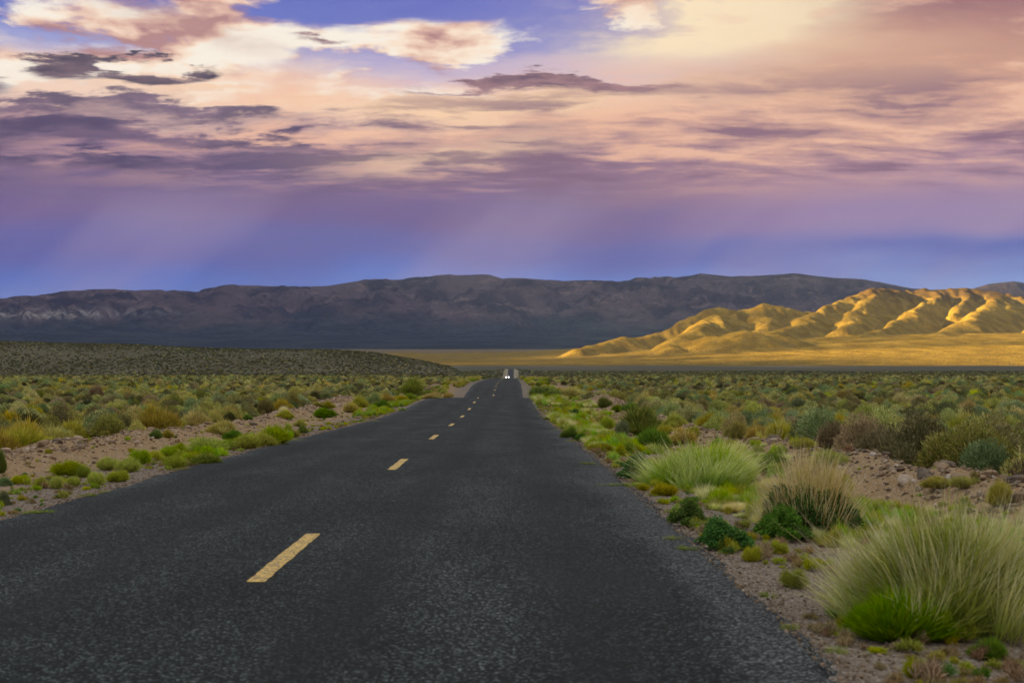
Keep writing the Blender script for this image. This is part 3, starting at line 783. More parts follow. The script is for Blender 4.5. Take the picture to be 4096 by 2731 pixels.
def g_broom(r, n, pal='dark', tip=None, tipmix=0.0, stiff=0.8, wid=0.010, k=11, rag=1.5):
    """several bundles of fine stems fanning out of the root to a ragged rounded crown"""
    out = []
    for i in range(k):
        a, q0 = r.random() * 6.283, (0.0 if i == 0 else 0.36 * np.sqrt(r.random()))
        cx, cy = q0 * np.cos(a), q0 * np.sin(a)
        rw = (0.17 + 0.12 * r.random()) * (1.1 - 0.9 * q0)
        hh = (0.62 + 0.38 * r.random()) * (1.0 - 0.50 * (q0 / 0.36) ** 2)
        m = int(n / k)
        th = r.random(m) * 6.283; q = np.sqrt(r.random(m))
        ex = rw * q * (1 + 0.12 * r.standard_normal(m) * rag)
        up = np.where(r.random(m) < 0.12, 1.0 + 0.16 * r.random(m) * rag, 0.80 + 0.20 * r.random(m))
        top = np.stack([cx + ex * np.cos(th), cy + ex * np.sin(th), hh * (1 - 0.55 * q ** 2.4) * up], 1)
        base = np.stack([cx * .45 + 0.25 * ex * np.cos(th), cy * .45 + 0.25 * ex * np.sin(th), np.zeros(m)], 1)
        t0 = 0.05 + 0.62 * r.random(m)
        b0 = base + (top - base) * t0[:, None]
        dv = top - b0; L = np.linalg.norm(dv, axis=1); dv = unit(dv + 0.16 * r.standard_normal(dv.shape) * L[:, None])
        shade = 0.85 + 0.3 * r.random()
        c0 = pick(PAL[pal], m, r) * shade; c1 = pick(PAL[tip or pal], m, r) * shade
        c1 = np.where((r.random(m) < tipmix)[:, None] if tip else False, c1, c0 * 1.15)
        out.append(blades(b0, dv, L, wid * (0.7 + 0.6 * r.random(m)), 0.08 * r.random(m), c0, c1, r))
    return join(*out)

def g_grass(r, n, root='olive', tip='pale', wid=0.006, spread=0.5, lo=0.55, k=8):
    """tall bunchgrass: several upright sheaves of unequal height"""
    out = []
    for i in range(k):
        m = n // k
        a0, q0 = r.random() * 6.283, 0.5 * spread * np.sqrt(r.random()) * 1.25
        cx, cy = q0 * np.cos(a0), q0 * np.sin(a0)
        hk = (0.68 + 0.32 * r.random()) * (1 - 0.7 * q0 ** 2 / 0.1 * 0.3)
        th = r.random(m) * 6.283; q = np.sqrt(r.random(m))
        base = np.stack([cx * .8 + 0.07 * q * np.cos(th), cy * .8 + 0.07 * q * np.sin(th), 0.08 * r.random(m)], 1)
        tl = 0.22 * r.standard_normal(2)
        lx, ly = 0.55 * cx + tl[0] * .6 + 0.20 * q * np.cos(th), 0.55 * cy + tl[1] * .6 + 0.20 * q * np.sin(th)
        d = unit(np.stack([lx, ly, np.ones(m)], 1) + 0.13 * r.standard_normal((m, 3)))
        L = hk * (lo + (1 - lo) * r.random(m) ** 0.8)
        sh = 0.85 + 0.3 * r.random()
        out.append(blades(base, d, L, wid * (0.6 + 0.8 * r.random(m)), 0.02 + 0.32 * r.random(m) ** 2, pick(PAL[root], m, r) * sh, pick(PAL[tip], m, r) * sh, r))
    return join(*out)

def g_lowbroom(r, *a, **k):
    v, f, c = g_broom(r, *a, **k); v[:, 2] *= 0.82; v[:, :2] *= 1.0
    return v, f, c

def g_stalks(r, n, wid=0.006):
    """dry stalks standing out of the top of a bush"""
    th = r.random(n) * 2 * np.pi; q = np.sqrt(r.random(n)) * 0.95
    p = np.stack([0.42 * q * np.cos(th), 0.42 * q * np.sin(th), 0.55 * (1 - q ** 2) + 0.12 * r.random(n)], 1)
    d = unit(np.stack([0.45 * q * np.cos(th), 0.45 * q * np.sin(th), np.ones(n)], 1) + 0.13 * r.standard_normal((n, 3)))
    L = (0.50 - 0.18 * q) * (0.5 + 0.5 * r.random(n))
    return blades(p, d, L, wid * (0.7 + 0.6 * r.random(n)), 0.12 * r.random(n), pick(PAL['straw'], n, r), pick(PAL['pale'], n, r), r)

def g_leafy(r, n, pal='leafy', s=1.0):
    lb = mk_lobes(r, 20, 0.38, 0.15)
    p, d = dome_points(n, r, lb, 0.25)
    d = unit(d + 0.7 * r.standard_normal(d.shape) + np.array([0, 0, .3]))
    return leaves(p, d, (0.040 + 0.035 * r.random(n)) * s, (0.020 + 0.016 * r.random(n)) * s, pick(PAL[pal], n, r), r)

def g_leafylow(r, *a, **k):
    v, f, c = g_leafy(r, *a, **k); v[:, 2] *= 0.74
    return v, f, c

def g_tuft(r, n, pal='lime', wid=0.010):
    """feathery annual weed: several wispy sprays"""
    k = 9; parts = []
    for i in range(k):
        a, q = r.random() * 6.28, 0.30 * np.sqrt(r.random())
        c = np.array([q * np.cos(a), q * np.sin(a), 0]); m = n // k
        hh = (0.65 + 0.35 * r.random()) * (1 - 0.8 * q)
        th = r.random(m) * 6.28; qq = np.sqrt(r.random(m))
        top = np.stack([0.22 * qq * np.cos(th), 0.22 * qq * np.sin(th), hh * (1 - 0.5 * qq ** 2) * (0.8 + .2 * r.random(m))], 1)
        t0 = (0.15 + 0.6 * r.random(m))[:, None]
        b0 = c + top * t0 * np.array([.7, .7, 1.0]); dv = c + top - b0; L = np.linalg.norm(dv, axis=1)
        dv = unit(dv + 0.35 * r.standard_normal(dv.shape) * L[:, None])
        c0 = pick(PAL[pal], m, r)
        parts.append(blades(b0, dv, L, wid * (0.7 + .6 * r.random(m)), 0.1 * r.random(m), c0, c0 * 1.1, r))
    return join(*parts)

def g_mat(r, n, pal='mat'):
    """low creeping mat with ragged outline"""
    k = 16; P_ = []
    for i in range(k):
        a, q = r.random() * 6.28, 0.42 * np.sqrt(r.random())
        m = n // k; th = r.random(m) * 6.28; qq = (0.06 + 0.10 * r.random()) * np.sqrt(r.random(m))
        P_.append(np.stack([q * np.cos(a) + qq * np.cos(th), q * np.sin(a) * 1.0 + qq * np.sin(th), 0.9 * r.random(m) ** 2], 1))
    p = np.concatenate(P_); m = len(p)
    d = unit(r.standard_normal((m, 3)) * np.array([1, 1, .5]) + np.array([0, 0, .15]))
    return leaves(p, d, 0.030 + 0.03 * r.random(m), 0.012 + 0.008 * r.random(m), pick(PAL[pal], m, r), r)

def g_stems(r, n=26, h=0.6):
    """woody stems spreading from the root"""
    th = r.random(n) * 6.28; q = r.random(n)
    d = unit(np.stack([0.8 * q * np.cos(th), 0.8 * q * np.sin(th), np.ones(n)], 1))
    base = np.stack([0.05 * np.cos(th), 0.05 * np.sin(th), np.zeros(n) - 0.03], 1)
    return blades(base, d, h * (0.6 + .4 * r.random(n)), 0.022 + np.zeros(n), 0.15 * r.random(n), pick(PAL['dry'], n, r) * 0.6, pick(PAL['dry'], n, r) * 0.6, r)

_cache = {}
def tmpl(key, fn, *a, **k):
    if key not in _cache:
        r = np.random.default_rng(abs(hash_str(key)))
        v, f, c = fn(r, *a, **k)
        _cache[key] = mesh_np(key.split('#')[0], v, f, [MAT_BRUSH if fn is g_sage or 'far' in key else MAT_LEAF], False, c)
    return _cache[key]
def hash_str(s):
    h = 2166136261
    for ch in s: h = ((h ^ ord(ch)) * 16777619) & 0xFFFFFFFF
    return h

# kind -> (object name, category, [(part name, builder, args)])
def parts_of(kind, lod, var):
    n = {0: 1.2, 1: 0.75, 2: 0.25}[lod]; N = lambda q: int(q * n)
    wd = {0: 0.9, 1: 1.25, 2: 2.2}[lod]
    K = lambda s: f'{s}#{kind}{lod}{var}'
    stems = ('stems', tmpl(K('stems'), g_stems))
    if kind == 'sage': return [('foliage', tmpl(K('foliage'), g_sage, N(9000), 'sage', wd ** .7)), stems]
    if kind == 'blue': return [('foliage', tmpl(K('foliage'), g_sage, N(9000), 'blue', wd ** .7)), stems]
    if kind == 'grey': return [('foliage', tmpl(K('foliage'), g_sage, N(7000), 'grey', wd ** .7)), stems]
    if kind == 'creo': return [('foliage', tmpl(K('foliage'), g_sage, N(8000), 'creo', wd ** .7)), stems]
    if kind == 'dark': return [('foliage', tmpl(K('foliage'), g_broom, N(9000), 'dark', 'olive', .35, wid=.009 * wd)), stems]
    if kind == 'vivid': return [('foliage', tmpl(K('foliage'), g_broom, N(9000), 'vivid', 'lime', .25, wid=.010 * wd, k=13, rag=1.6)), stems]
    if kind == 'olive': return [('foliage', tmpl(K('foliage'), g_broom, N(8000), 'olive', 'straw', .35, wid=.009 * wd)), stems]
    if kind == 'straw': return [('foliage', tmpl(K('foliage'), g_broom, N(6500), 'olive', 'straw', .9, wid=.008 * wd)), ('dry_tips', tmpl(K('dry_tips'), g_broom, N(2200), 'straw', 'pale', .6, wid=.007 * wd)), stems]
    if kind == 'lime': return [('foliage', tmpl(K('foliage'), g_tuft, N(4200), 'lime', .009 * wd))]
    if kind == 'weed': return [('foliage', tmpl(K('foliage'), g_tuft, N(3600), 'olive', .009 * wd))]
    if kind == 'leafy': return [('foliage', tmpl(K('foliage'), g_leafy, N(9000), 'leafy', wd ** .8)), stems]
    if kind == 'leafystraw': return [('foliage', tmpl(K('foliage'), g_leafylow, N(12000), 'leafy', wd ** .8)), ('dry_stalks', tmpl(K('dry_stalks'), g_stalks, N(1100), .0042 * wd)), stems]
    if kind == 'grass': return [('foliage', tmpl(K('foliage'), g_lowbroom, N(9000), 'spring', 'lime', .6, wid=.0055 * wd, k=18)), ('dry_stalks', tmpl(K('dry_stalks'), g_grass, N(3600), 'spring', 'pale', .0042 * wd, .80, .40, 46))]
    if kind == 'pale': return [('dry_stalks', tmpl(K('dry_stalks'), g_grass, N(3600), 'olive', 'pale', .008 * wd, .4, .45))]
    if kind == 'mat': return [('foliage', tmpl(K('foliage'), g_mat, N(2600)))]
NAMES = {'sage': ('sagebrush', 'shrub'), 'blue': ('sagebrush', 'shrub'), 'grey': ('sagebrush', 'shrub'), 'creo': ('sagebrush', 'shrub'), 'dark': ('rabbitbrush', 'shrub'), 'vivid': ('rabbitbrush', 'shrub'),
         'olive': ('rabbitbrush', 'shrub'), 'straw': ('dry_rabbitbrush', 'shrub'), 'lime': ('green_weed', 'weed'), 'weed': ('green_weed', 'weed'), 'leafy': ('leafy_bush', 'bush'),
         'leafystraw': ('leafy_bush', 'bush'), 'grass': ('bunchgrass', 'grass clump'), 'pale': ('dry_grass_tuft', 'grass clump'), 'mat': ('creeping_mat', 'weed')}
_n = 0
def plant(kind, pos, w, h, label, group=None, lod=None):
    global _n; _n += 1
    x, y, z = pos
    if lod is None: lod = 0 if y < 26 else 1
    nm, cat = NAMES[kind]
    e = bpy.data.objects.new(nm, None); COL.objects.link(e); e.empty_display_size = 0.2
    e.location = (x, y, z - 0.015); e.rotation_euler = (0, 0, (_n * 2.399) % 6.283)
    e.scale = (w, w, h)
    tag(e, label, cat, group)
    for pn, me in parts_of(kind, lod, _n % (2 if lod == 0 else 3)):
        o = bpy.data.objects.new(pn, me); COL.objects.link(o); o.parent = e
    return e
def plant_px(kind, col, row, wpx, hpx, label, group=None, y=None):
    p = at(col, row, y)
    s = p[1] / FPX
    k = {'grass': (1.20, 1.38), 'leafystraw': (1.2, 1.2), 'pale': (1.2, 1.25), 'lime': (1.2, 1.2)}.get(kind, (1.15, 1.15))
    far = 1.0 if p[1] < 22 else 1.18
    return plant(kind, p, wpx * s * k[0] * far, hpx * s * k[1] * far, label, group)

# ================================================================== plants one can pick out: right verge
RP = [
    ('grass', 3780, 2515, 760, 520, 'huge straw-tipped bunchgrass clump filling the lower right corner'),
    ('grass', 4080, 2440, 520, 420, 'straw bunchgrass clump cut off by the right edge, beside the huge corner clump'),
    ('vivid', 3600, 2560, 400, 240, 'bright green broom shrub growing at the foot of the huge corner bunchgrass'),
    ('leafystraw', 3235, 2135, 400, 320, 'big dark leafy bush with straw stalks on top, just left of the huge corner clump'),
    ('straw', 3330, 1985, 170, 130, 'straw-topped shrub growing out of the back of the big dark leafy bush'),
    ('pale', 3090, 2015, 130, 120, 'pale dry grass tuft at the left foot of the big dark leafy bush'),
    ('leafy', 3120, 2150, 240, 130, 'low green leafy bush spreading left of the big dark bush with straw stalks'),
    ('grass', 2800, 1950, 400, 205, 'wide straw bunchgrass clump in the middle of the right verge'),
    ('straw', 2900, 1900, 210, 130, 'yellow-topped rabbitbrush rising behind the wide middle bunchgrass clump'),
    ('blue', 2910, 1950, 190, 90, 'grey-green sagebrush mixed into the right half of the middle bunchgrass clump'),
    ('leafy', 2557, 1914, 175, 100, 'round dark green leafy bush touching the asphalt left of the middle bunchgrass clump'),
    ('leafy', 2750, 2106, 165, 118, 'green leafy bush at the asphalt edge below the middle bunchgrass clump'),
    ('leafy', 2893, 2192, 240, 128, 'green leafy bush leaning over the asphalt edge, nearest leafy bush to the road camera'),
    ('weed', 2660, 1980, 118, 72, 'olive weed tuft just below the round dark leafy bush at the asphalt'),
    ('weed', 2575, 1962, 62, 44, 'small olive weed tuft on the gravel right under the round dark leafy bush'),
    ('weed', 3011, 2244, 85, 92, 'wispy yellow-green weed right of the leafy bush leaning over the asphalt'),
    ('weed', 3115, 2214, 80, 80, 'wispy yellow-green weed between the leaning leafy bush and the big dark bush'),
    ('weed', 3180, 2352, 120, 118, 'dense olive weed cushion standing alone in front of the huge corner clump'),
    ('weed', 3660, 2705, 140, 110, 'olive weed at the bottom edge under the huge corner clump'),
    ('dark', 3958, 2630, 160, 90, 'low dark shrub at the bottom right under the cut-off bunchgrass clump'),
    ('vivid', 2608, 1797, 142, 84, 'vivid green dome-shaped broom shrub behind the round dark leafy bush'),
    ('straw', 2722, 1776, 112, 66, 'straw-yellow dome shrub touching the right side of the vivid green dome'),
    ('straw', 2668, 1737, 95, 40, 'straw-yellow cushion just behind the vivid green dome shrub'),
    ('dark', 2560, 1737, 205, 108, 'large dark green rabbitbrush thicket between the two groups of straw domes'),
    ('blue', 2486, 1750, 80, 62, 'blue-green sagebrush at the left front of the large dark thicket'),
    ('lime', 2427, 1720, 72, 56, 'lime broom tuft left of the blue-green sagebrush'),
    ('straw', 2412, 1692, 62, 40, 'yellow cushion shrub behind the lime broom tuft'),
    ('straw', 2370, 1712, 56, 38, 'yellow-olive cushion left of the lime broom tuft'),
    ('dark', 2468, 1650, 52, 36, 'small dark shrub behind the large dark thicket, left one of two'),
    ('dark', 2522, 1644, 66, 34, 'small dark shrub behind the large dark thicket, right one of two'),
    ('olive', 2697, 1710, 88, 58, 'brown-green rabbitbrush between the dark thicket and the stony bank'),
    ('olive', 2767, 1750, 70, 52, 'green-yellow dome shrub right of the straw-yellow cushion'),
    ('dark', 2860, 1720, 95, 45, 'flat dark green shrub on the bare dirt before the right stony bank'),
    ('olive', 2950, 1752, 98, 70, 'olive brown dome shrub by the bank, left one of the touching pair'),
    ('straw', 3027, 1759, 78, 64, 'straw brown dome shrub by the bank, right one of the touching pair'),
    ('olive', 3211, 1792, 92, 50, 'yellow-olive cushion on the dirt below the right stony bank'),
    ('straw', 3597, 1814, 82, 82, 'straw-topped shrub growing on the right stony bank'),
    ('dark', 3092, 1882, 145, 66, 'dark green shrub between the middle bunchgrass and the big dark leafy bush'),
    ('olive', 3314, 1874, 155, 68, 'yellow-green broom shrub behind the straw stalks of the big dark leafy bush'),
    ('weed', 3755, 1952, 140, 70, 'green weed patch behind the huge corner clump, left of two'),
    ('weed', 3860, 1948, 130, 66, 'green weed patch behind the huge corner clump, right of two'),
    ('olive', 4005, 2020, 135, 115, 'brown-green shrub behind the huge corner clump near the right edge'),
    ('dark', 2178, 1592, 118, 50, 'dark green rabbitbrush mound close to the right road edge before the crest'),
    ('vivid', 2178, 1600, 60, 26, 'bright green shrub at the front of the dark mound near the crest'),
    ('straw', 2290, 1592, 100, 46, 'straw-yellow rabbitbrush dome right of the dark mound near the crest'),
    ('dark', 2416, 1632, 58, 48, 'dark upright sagebrush at the foot of the right stony bank'),
    ('leafy', 2287, 1669, 74, 34, 'dark leafy shrub on the green verge right of the road'),
    ('olive', 2350, 1622, 42, 26, 'small olive shrub behind the dark leafy shrub on the right verge'),
    ('lime', 2262, 1632, 42, 26, 'small lime shrub left of the small olive shrub on the right verge'),
    ('dark', 2187, 1682, 40, 16, 'flat dark shrub at the right asphalt edge'),
    ('dark', 2283, 1757, 70, 50, 'dark green tuft at the asphalt edge left of the lime broom tuft'),
    ('leafy', 2330, 1766, 60, 34, 'small leafy weed right of the dark green tuft at the asphalt'),
    ('lime', 2370, 1762, 44, 40, 'lime weed in front of the yellow-olive cushion'),
    ('lime', 2412, 1766, 64, 50, 'lime weed in front of the blue-green sagebrush'),
    ('lime', 2477, 1792, 66, 62, 'tall lime weed left of the vivid green dome shrub'),
    ('lime', 2482, 1826, 44, 52, 'narrow lime weed in front of the tall lime weed'),
    ('weed', 2400, 1805, 96, 44, 'thin green weed on the gravel before the tall lime weed'),
    ('lime', 2240, 1695, 80, 40, 'lime weed patch at the right asphalt edge above the flat dark shrub'),
    ('dark', 2974, 1972, 52, 44, 'small dark shrub below the right end of the middle bunchgrass clump'),
    ('weed', 2850, 2000, 60, 40, 'dull small weed under the middle of the wide bunchgrass clump'),
    ('pale', 2930, 2050, 90, 50, 'thin dry grass on gravel between the leafy bushes and the big dark bush'),
]
MATS_R = [(2486, 1958, 190, 'long yellow-green creeping mat on the asphalt below the round dark leafy bush'), (2613, 1983, 70, 'yellow-green creeping mat between the long mat and the olive tuft'),
          (2663, 2048, 70, 'small creeping mat left of the leafy bush below the bunchgrass'), (2696, 2178, 95, 'thin dark creeping mat lying alone on the asphalt'),
          (2754, 2218, 110, 'oval creeping mat on the asphalt below the thin dark mat'), (2898, 2214, 80, 'creeping mat under the leafy bush leaning over the asphalt'),
          (2374, 1868, 120, 'long creeping mat on the asphalt left of the round dark leafy bush'), (2285, 1772, 66, 'creeping mat beside the dark green tuft at the asphalt'),
          (2230, 1726, 40, 'small creeping mat at the right asphalt edge, middle distance'), (2145, 1637, 46, 'bright creeping mat at the right road edge, second from the crest'),
          (2138, 1618, 40, 'bright creeping mat at the right road edge, farthest towards the crest'), (2165, 1668, 44, 'bright creeping mat at the right road edge, third from the crest'),
          (3160, 2545, 95, 'olive creeping mat at the asphalt edge below the weed cushion'), (3350, 2645, 110, 'lime creeping mat low at the bottom right edge of the asphalt'), (3080, 2415, 90, 'dark creeping mat left below the weed cushion')]
for kind, c, r_, w, h, lab in RP: plant_px(kind, c, r_, w, h, lab)
for c, r_, w, lab in MATS_R:
    p = at(c, r_); s = p[1] / FPX
    p = (p[0], p[1], max(p[2], float(road_z(p[1])) + 0.0 if abs(p[0] - road_x(p[1])) < 3.55 else p[2]) + 0.012)
    plant('mat', p, w * s, 0.035, lab)

# ================================================================== plants one can pick out: left verge
LP = [
    ('straw', 889, 1740, 122, 62, 'straw and dark broom bush on the bare dirt left of the road'),
    ('vivid', 931, 1762, 72, 44, 'green shrub at the right foot of the straw and dark broom bush'),
    ('dark', 624, 1752, 48, 40, 'dark green tuft on bare dirt, left one of the pair'),
    ('olive', 669, 1750, 42, 36, 'yellow-green tuft on bare dirt, right one of the pair'),
    ('olive', 470, 1731, 34, 26, 'small olive tuft below the left stony bank near the pale rocks'),
    ('pale', 51, 1766, 42, 52, 'straw tuft on the bank near the left edge above the big boulder'),
    ('dark', 991, 1679, 38, 26, 'small round dark tuft at the foot of the left bank'),
    ('dark', 1117, 1642, 44, 28, 'dark round tuft on the dirt close to the left bank, alone'),
    ('olive', 1143, 1675, 64, 36, 'brown-green cushion with straw back on the left dirt strip'),
    ('pale', 1135, 1668, 34, 42, 'thin straw stalks behind the brown-green cushion'),
    ('vivid', 1299, 1670, 78, 40, 'spiky green bush before the yellow-brown cushion, left verge'),
    ('olive', 1311, 1633, 54, 30, 'yellow-brown cushion right behind the spiky green bush'),
    ('olive', 1269, 1623, 40, 18, 'flat green shrub left of the yellow-brown cushion'),
    ('straw', 1407, 1649, 62, 42, 'bright yellow dome shrub right of the grey boulder'),
    ('olive', 1437, 1630, 72, 46, 'olive shrub behind the bright yellow dome'),
    ('blue', 1491, 1623, 78, 46, 'pale sage-green shrub amid the left roadside thicket'),
    ('dark', 1526, 1635, 78, 34, 'dark green shrub in front of the pale sage-green shrub'),
    ('straw', 1543, 1605, 66, 34, 'yellow dome behind the dark green shrub of the left thicket'),
    ('straw', 1500, 1595, 60, 28, 'yellow dome behind the pale sage-green shrub of the left thicket'),
    ('dark', 1650, 1592, 112, 76, 'tall green bush standing highest in the left roadside thicket'),
    ('vivid', 1641, 1600, 44, 28, 'small green dome in front of the tall green bush'),
    ('straw', 1734, 1595, 84, 26, 'long low yellow shrub right of the tall green bush'),
    ('olive', 1600, 1603, 60, 26, 'grey-olive shrub left of the small green dome'),
    ('olive', 1201, 1703, 48, 27, 'olive shrub above the green cushion on the left verge'),
    ('vivid', 1208, 1733, 44, 32, 'green cushion near the left asphalt edge, alone'),
    ('lime', 1154, 1722, 28, 34, 'thin lime weed left of the green cushion'),
    ('vivid', 1613, 1644, 34, 13, 'flat green shrub right at the left asphalt edge'),
    ('dark', 821, 1860, 130, 46, 'dark green bush hanging over the left asphalt edge'),
    ('blue', 21, 1942, 60, 46, 'grey-green tuft low at the left edge of the picture'),
    ('blue', 14, 2024, 64, 72, 'blue-green shrub cut by the left edge, nearest on that side'),
    ('dark', 5, 1892, 40, 84, 'dark shrub cut by the left edge above the grey-green tuft'),
]
for kind, c, r_, w, h, lab in LP: plant_px(kind, c, r_, w, h, lab)
LIME = sorted([(814, 1815, 128, 66), (720, 1820, 62, 44), (678, 1829, 66, 44), (561, 1857, 66, 60), (706, 1871, 72, 46), (1040, 1790, 90, 58), (1095, 1783, 105, 72), (985, 1797, 80, 56), (907, 1801, 66, 40), (510, 1890, 76, 56),
               (430, 1881, 66, 50), (468, 1927, 76, 54), (383, 1941, 66, 64), (280, 1904, 100, 60), (295, 1946, 42, 50), (229, 1955, 56, 60), (159, 1946, 52, 46), (80, 1937, 56, 46), (620, 1845, 60, 40), (760, 1850, 50, 36), (330, 1912, 60, 50)])
ORD = ['first', 'second', 'third', 'fourth', 'fifth', 'sixth', 'seventh', 'eighth', 'ninth', 'tenth', 'eleventh', 'twelfth', 'thirteenth', 'fourteenth', 'fifteenth', 'sixteenth', 'seventeenth', 'eighteenth', 'nineteenth', 'twentieth', 'twenty-first']
for i, (c, r_, w, h) in enumerate(LIME):
    plant_px('lime', c, r_, w * 1.2, h * 1.15, f'lime-green feathery weed, {ORD[i]} counted from the left along the left verge', 'lime weeds along the left verge')
MATS_L = [(150, 2068, 150, 'creeping mat on the asphalt edge nearest the left edge of the picture'), (330, 2000, 120, 'creeping mat at the left asphalt edge below the lime weeds, second from the left'),
          (420, 1984, 60, 'small creeping mat just right of the second mat at the left asphalt edge'), (700, 1888, 140, 'long creeping mat below the dark bush hanging over the asphalt'),
          (1180, 1768, 110, 'thin creeping mat along the left asphalt edge, middle distance'), (1470, 1690, 110, 'farthest thin creeping mat along the left asphalt edge')]
for c, r_, w, lab in MATS_L:
    p = at(c, r_); s = p[1] / FPX
    plant('mat', (p[0], p[1], max(p[2], float(road_z(p[1])) - 0.005) + 0.012), w * s, 0.035, lab)

# far verge bushes beside the road beyond the crest
def ordinal(k):
    ones = ['', 'first', 'second', 'third', 'fourth', 'fifth', 'sixth', 'seventh', 'eighth', 'ninth', 'tenth', 'eleventh', 'twelfth', 'thirteenth', 'fourteenth', 'fifteenth', 'sixteenth', 'seventeenth', 'eighteenth', 'nineteenth']
    if k < 20: return ones[k]
    a, b = divmod(k, 10)
    return ['twentieth', 'thirtieth', 'fortieth', 'fiftieth', 'sixtieth', 'seventieth', 'eightieth', 'ninetieth'][a - 2] if b == 0 else ['twenty', 'thirty', 'forty', 'fifty', 'sixty', 'seventy', 'eighty', 'ninety'][a - 2] + '-' + ones[b]
FV = []
rr = np.random.default_rng(41)
for side in (-1, 1):
    yv = 118.0
    while yv < 360:
        for _ in range(2):
            d = 4.6 + 3.6 * rr.random() ** 1.3
            FV.append((side, yv + rr.random() * 3, d, rr.random()))
        yv += 4.2 + yv * 0.006
seqv = {}
for side, yv, d, q in sorted(FV, key=lambda a: a[1]):
    x = float(road_x(yv)) + side * d
    kind = 'straw' if q < .42 else 'olive' if q < .62 else 'dark' if q < .82 else 'lime'
    word = {'straw': 'straw-yellow', 'olive': 'olive', 'dark': 'dark green', 'lime': 'lime'}[kind]
    kk = (kind, side); seqv[kk] = seqv.get(kk, 0) + 1
    plant(kind, (x, yv, float(ground_z(x, yv))), .9 + .9 * rr.random(), .55 + .5 * rr.random(),
          f'{word} roadside shrub in the far {"left" if side < 0 else "right"} verge thicket, {ordinal(seqv[kk])} beyond the crest', f'{word} shrubs on the far {"left" if side < 0 else "right"} verge', 2)

# ================================================================== the sagebrush flat
def flat_ok(x, y):
    d = x - float(road_x(y))
    if y < 130: return x < float(bank_l(y)) - 0.9 or x > float(bank_r(y)) + 0.9
    return abs(d) > 8.0 + 2.0 * perlin(y * .05, x * .05, 7)
def scatter(y0, y1, step, seed):
    r = np.random.default_rng(seed); out = []
    ys = np.arange(y0, y1, step)
    for y in ys:
        half = 0.40 * y + 9
        xs = np.arange(-half, half, step)
        jt = .95 if y0 < 400 else 3.0
        X = xs + (r.random(len(xs)) - .5) * step * jt; Y = y + (r.random(len(xs)) - .5) * step * jt
        out.append(np.stack([X, Y], 1))
    return np.concatenate(out)
def terrain(x, y):
    z = ground_z(x, y)
    inh = (x > -695) & (x < 35) & (y > 605) & (y < 1490)
    hz = np.where(inh, hill_left_z(x, y), -1e3)
    return np.maximum(z, hz)
pts = np.concatenate([scatter(14, 70, 0.95, 1), scatter(70, 190, 1.15, 2), scatter(190, 420, 1.7, 3), scatter(420, 1150, 2.3, 4), scatter(1150, 1800, 4.6, 6)])
X, Y = pts[:, 0], pts[:, 1]
RXc = road_x(Y)
ok = np.where(Y < 130, (X < bank_l(Y) - 0.8) | (X > bank_r(Y) + 0.8), np.abs(X - RXc) > np.interp(Y, [0, 380, 430, 1380, 1400, 3000], [8.5, 8.5, 6.0, 6.0, 9.5, 9.5]) + 2.0 * perlin(Y * .05, X * .05, 7))
dens = fbm(X * 0.045, Y * 0.045, 3, 301)
r = np.random.default_rng(5)
q = r.random(len(X))
onhill = (X < 35) & (Y > 640) & (terrain(X, Y) > ground_z(X, Y) + 0.5)
keep = ok & (q < np.where(onhill, np.clip(0.58 + 0.55 * fbm(X * .016, Y * .010, 3, 305), .22, .9), np.clip(0.80 + 0.5 * dens, 0.35, 1.0)))
X, Y = X[keep], Y[keep]; n = len(X)
Z = terrain(X, Y)
size = (0.70 + 0.60 * r.random(n) + 0.35 * fbm(X * 0.08, Y * 0.08, 2, 311)) * np.interp(Y, [0, 60, 190, 420, 1150, 1200, 1800], [1.0, 1.05, 1.1, 1.3, 1.5, 2.4, 3.0])
hgt = size * (0.50 + 0.22 * r.random(n)) * np.interp(Y, [0, 190, 1150, 1800], [1.0, .95, .62, .45])
edge = np.where(Y < 130, np.minimum(np.abs(X - bank_l(Y)), np.abs(X - bank_r(Y))), 99)
big = (edge < 3.2) & (Y < 110); size = np.where(big, size * 1.12, size); hgt = np.where(big, hgt * 1.2, hgt)
kn = fbm(X * 0.05 + 30, Y * 0.05, 2, 321) + 0.5 * r.standard_normal(n)
KIND = np.where(kn > 1.05, 4, np.where(kn > .62, 3, np.where(kn > .22, 1, np.where(kn < -.80, 2, 0))))
KIND = np.where(r.random(n) < np.where(terrain(X, Y) > ground_z(X, Y) + .5, .9, np.interp(Y, [60, 160, 400, 900], [.06, .15, .5, .75])), 5, KIND)   # 0 sage 1 blue 2 grey 3 olive 4 straw
KN = ['sage', 'blue', 'grey', 'olive', 'straw', 'creo']
KLAB = ['grey-green sagebrush', 'blue-green sagebrush', 'brown-grey sagebrush', 'olive rabbitbrush', 'straw-tipped rabbitbrush', 'dark olive sagebrush']
app = size * hgt / Y ** 2
inview = (np.abs(X / Y) < 0.355)
order = np.argsort(-np.where(inview, app, -1))
single = np.zeros(n, bool)
cnt = {}
for i in order[:1200]:
    fam = 'sage' if KIND[i] in (0, 1, 2, 5) else 'rabbit'
    if cnt.get(fam, 0) >= (290 if fam == 'sage' else 70): continue
    cnt[fam] = cnt.get(fam, 0) + 1; single[i] = True
seq = {}
for i in sorted(np.where(single)[0], key=lambda j: X[j] / Y[j]):
    side = 'left' if X[i] < RXc[0] else 'right'
    zone = ('beside the stony bank' if edge[i] < 3.2 else 'out on the open flat') 
    k_ = KN[KIND[i]]
    gr = f'{KLAB[KIND[i]]} {zone} {side} of the road'; seq[gr] = seq.get(gr, 0) + 1
    lab = f'{gr}, {ordinal(seq[gr])} from the left'
    plant(k_, (float(X[i]), float(Y[i]), float(Z[i])), float(size[i]) * 1.05, float(hgt[i]) * 1.05, lab, gr, 1)

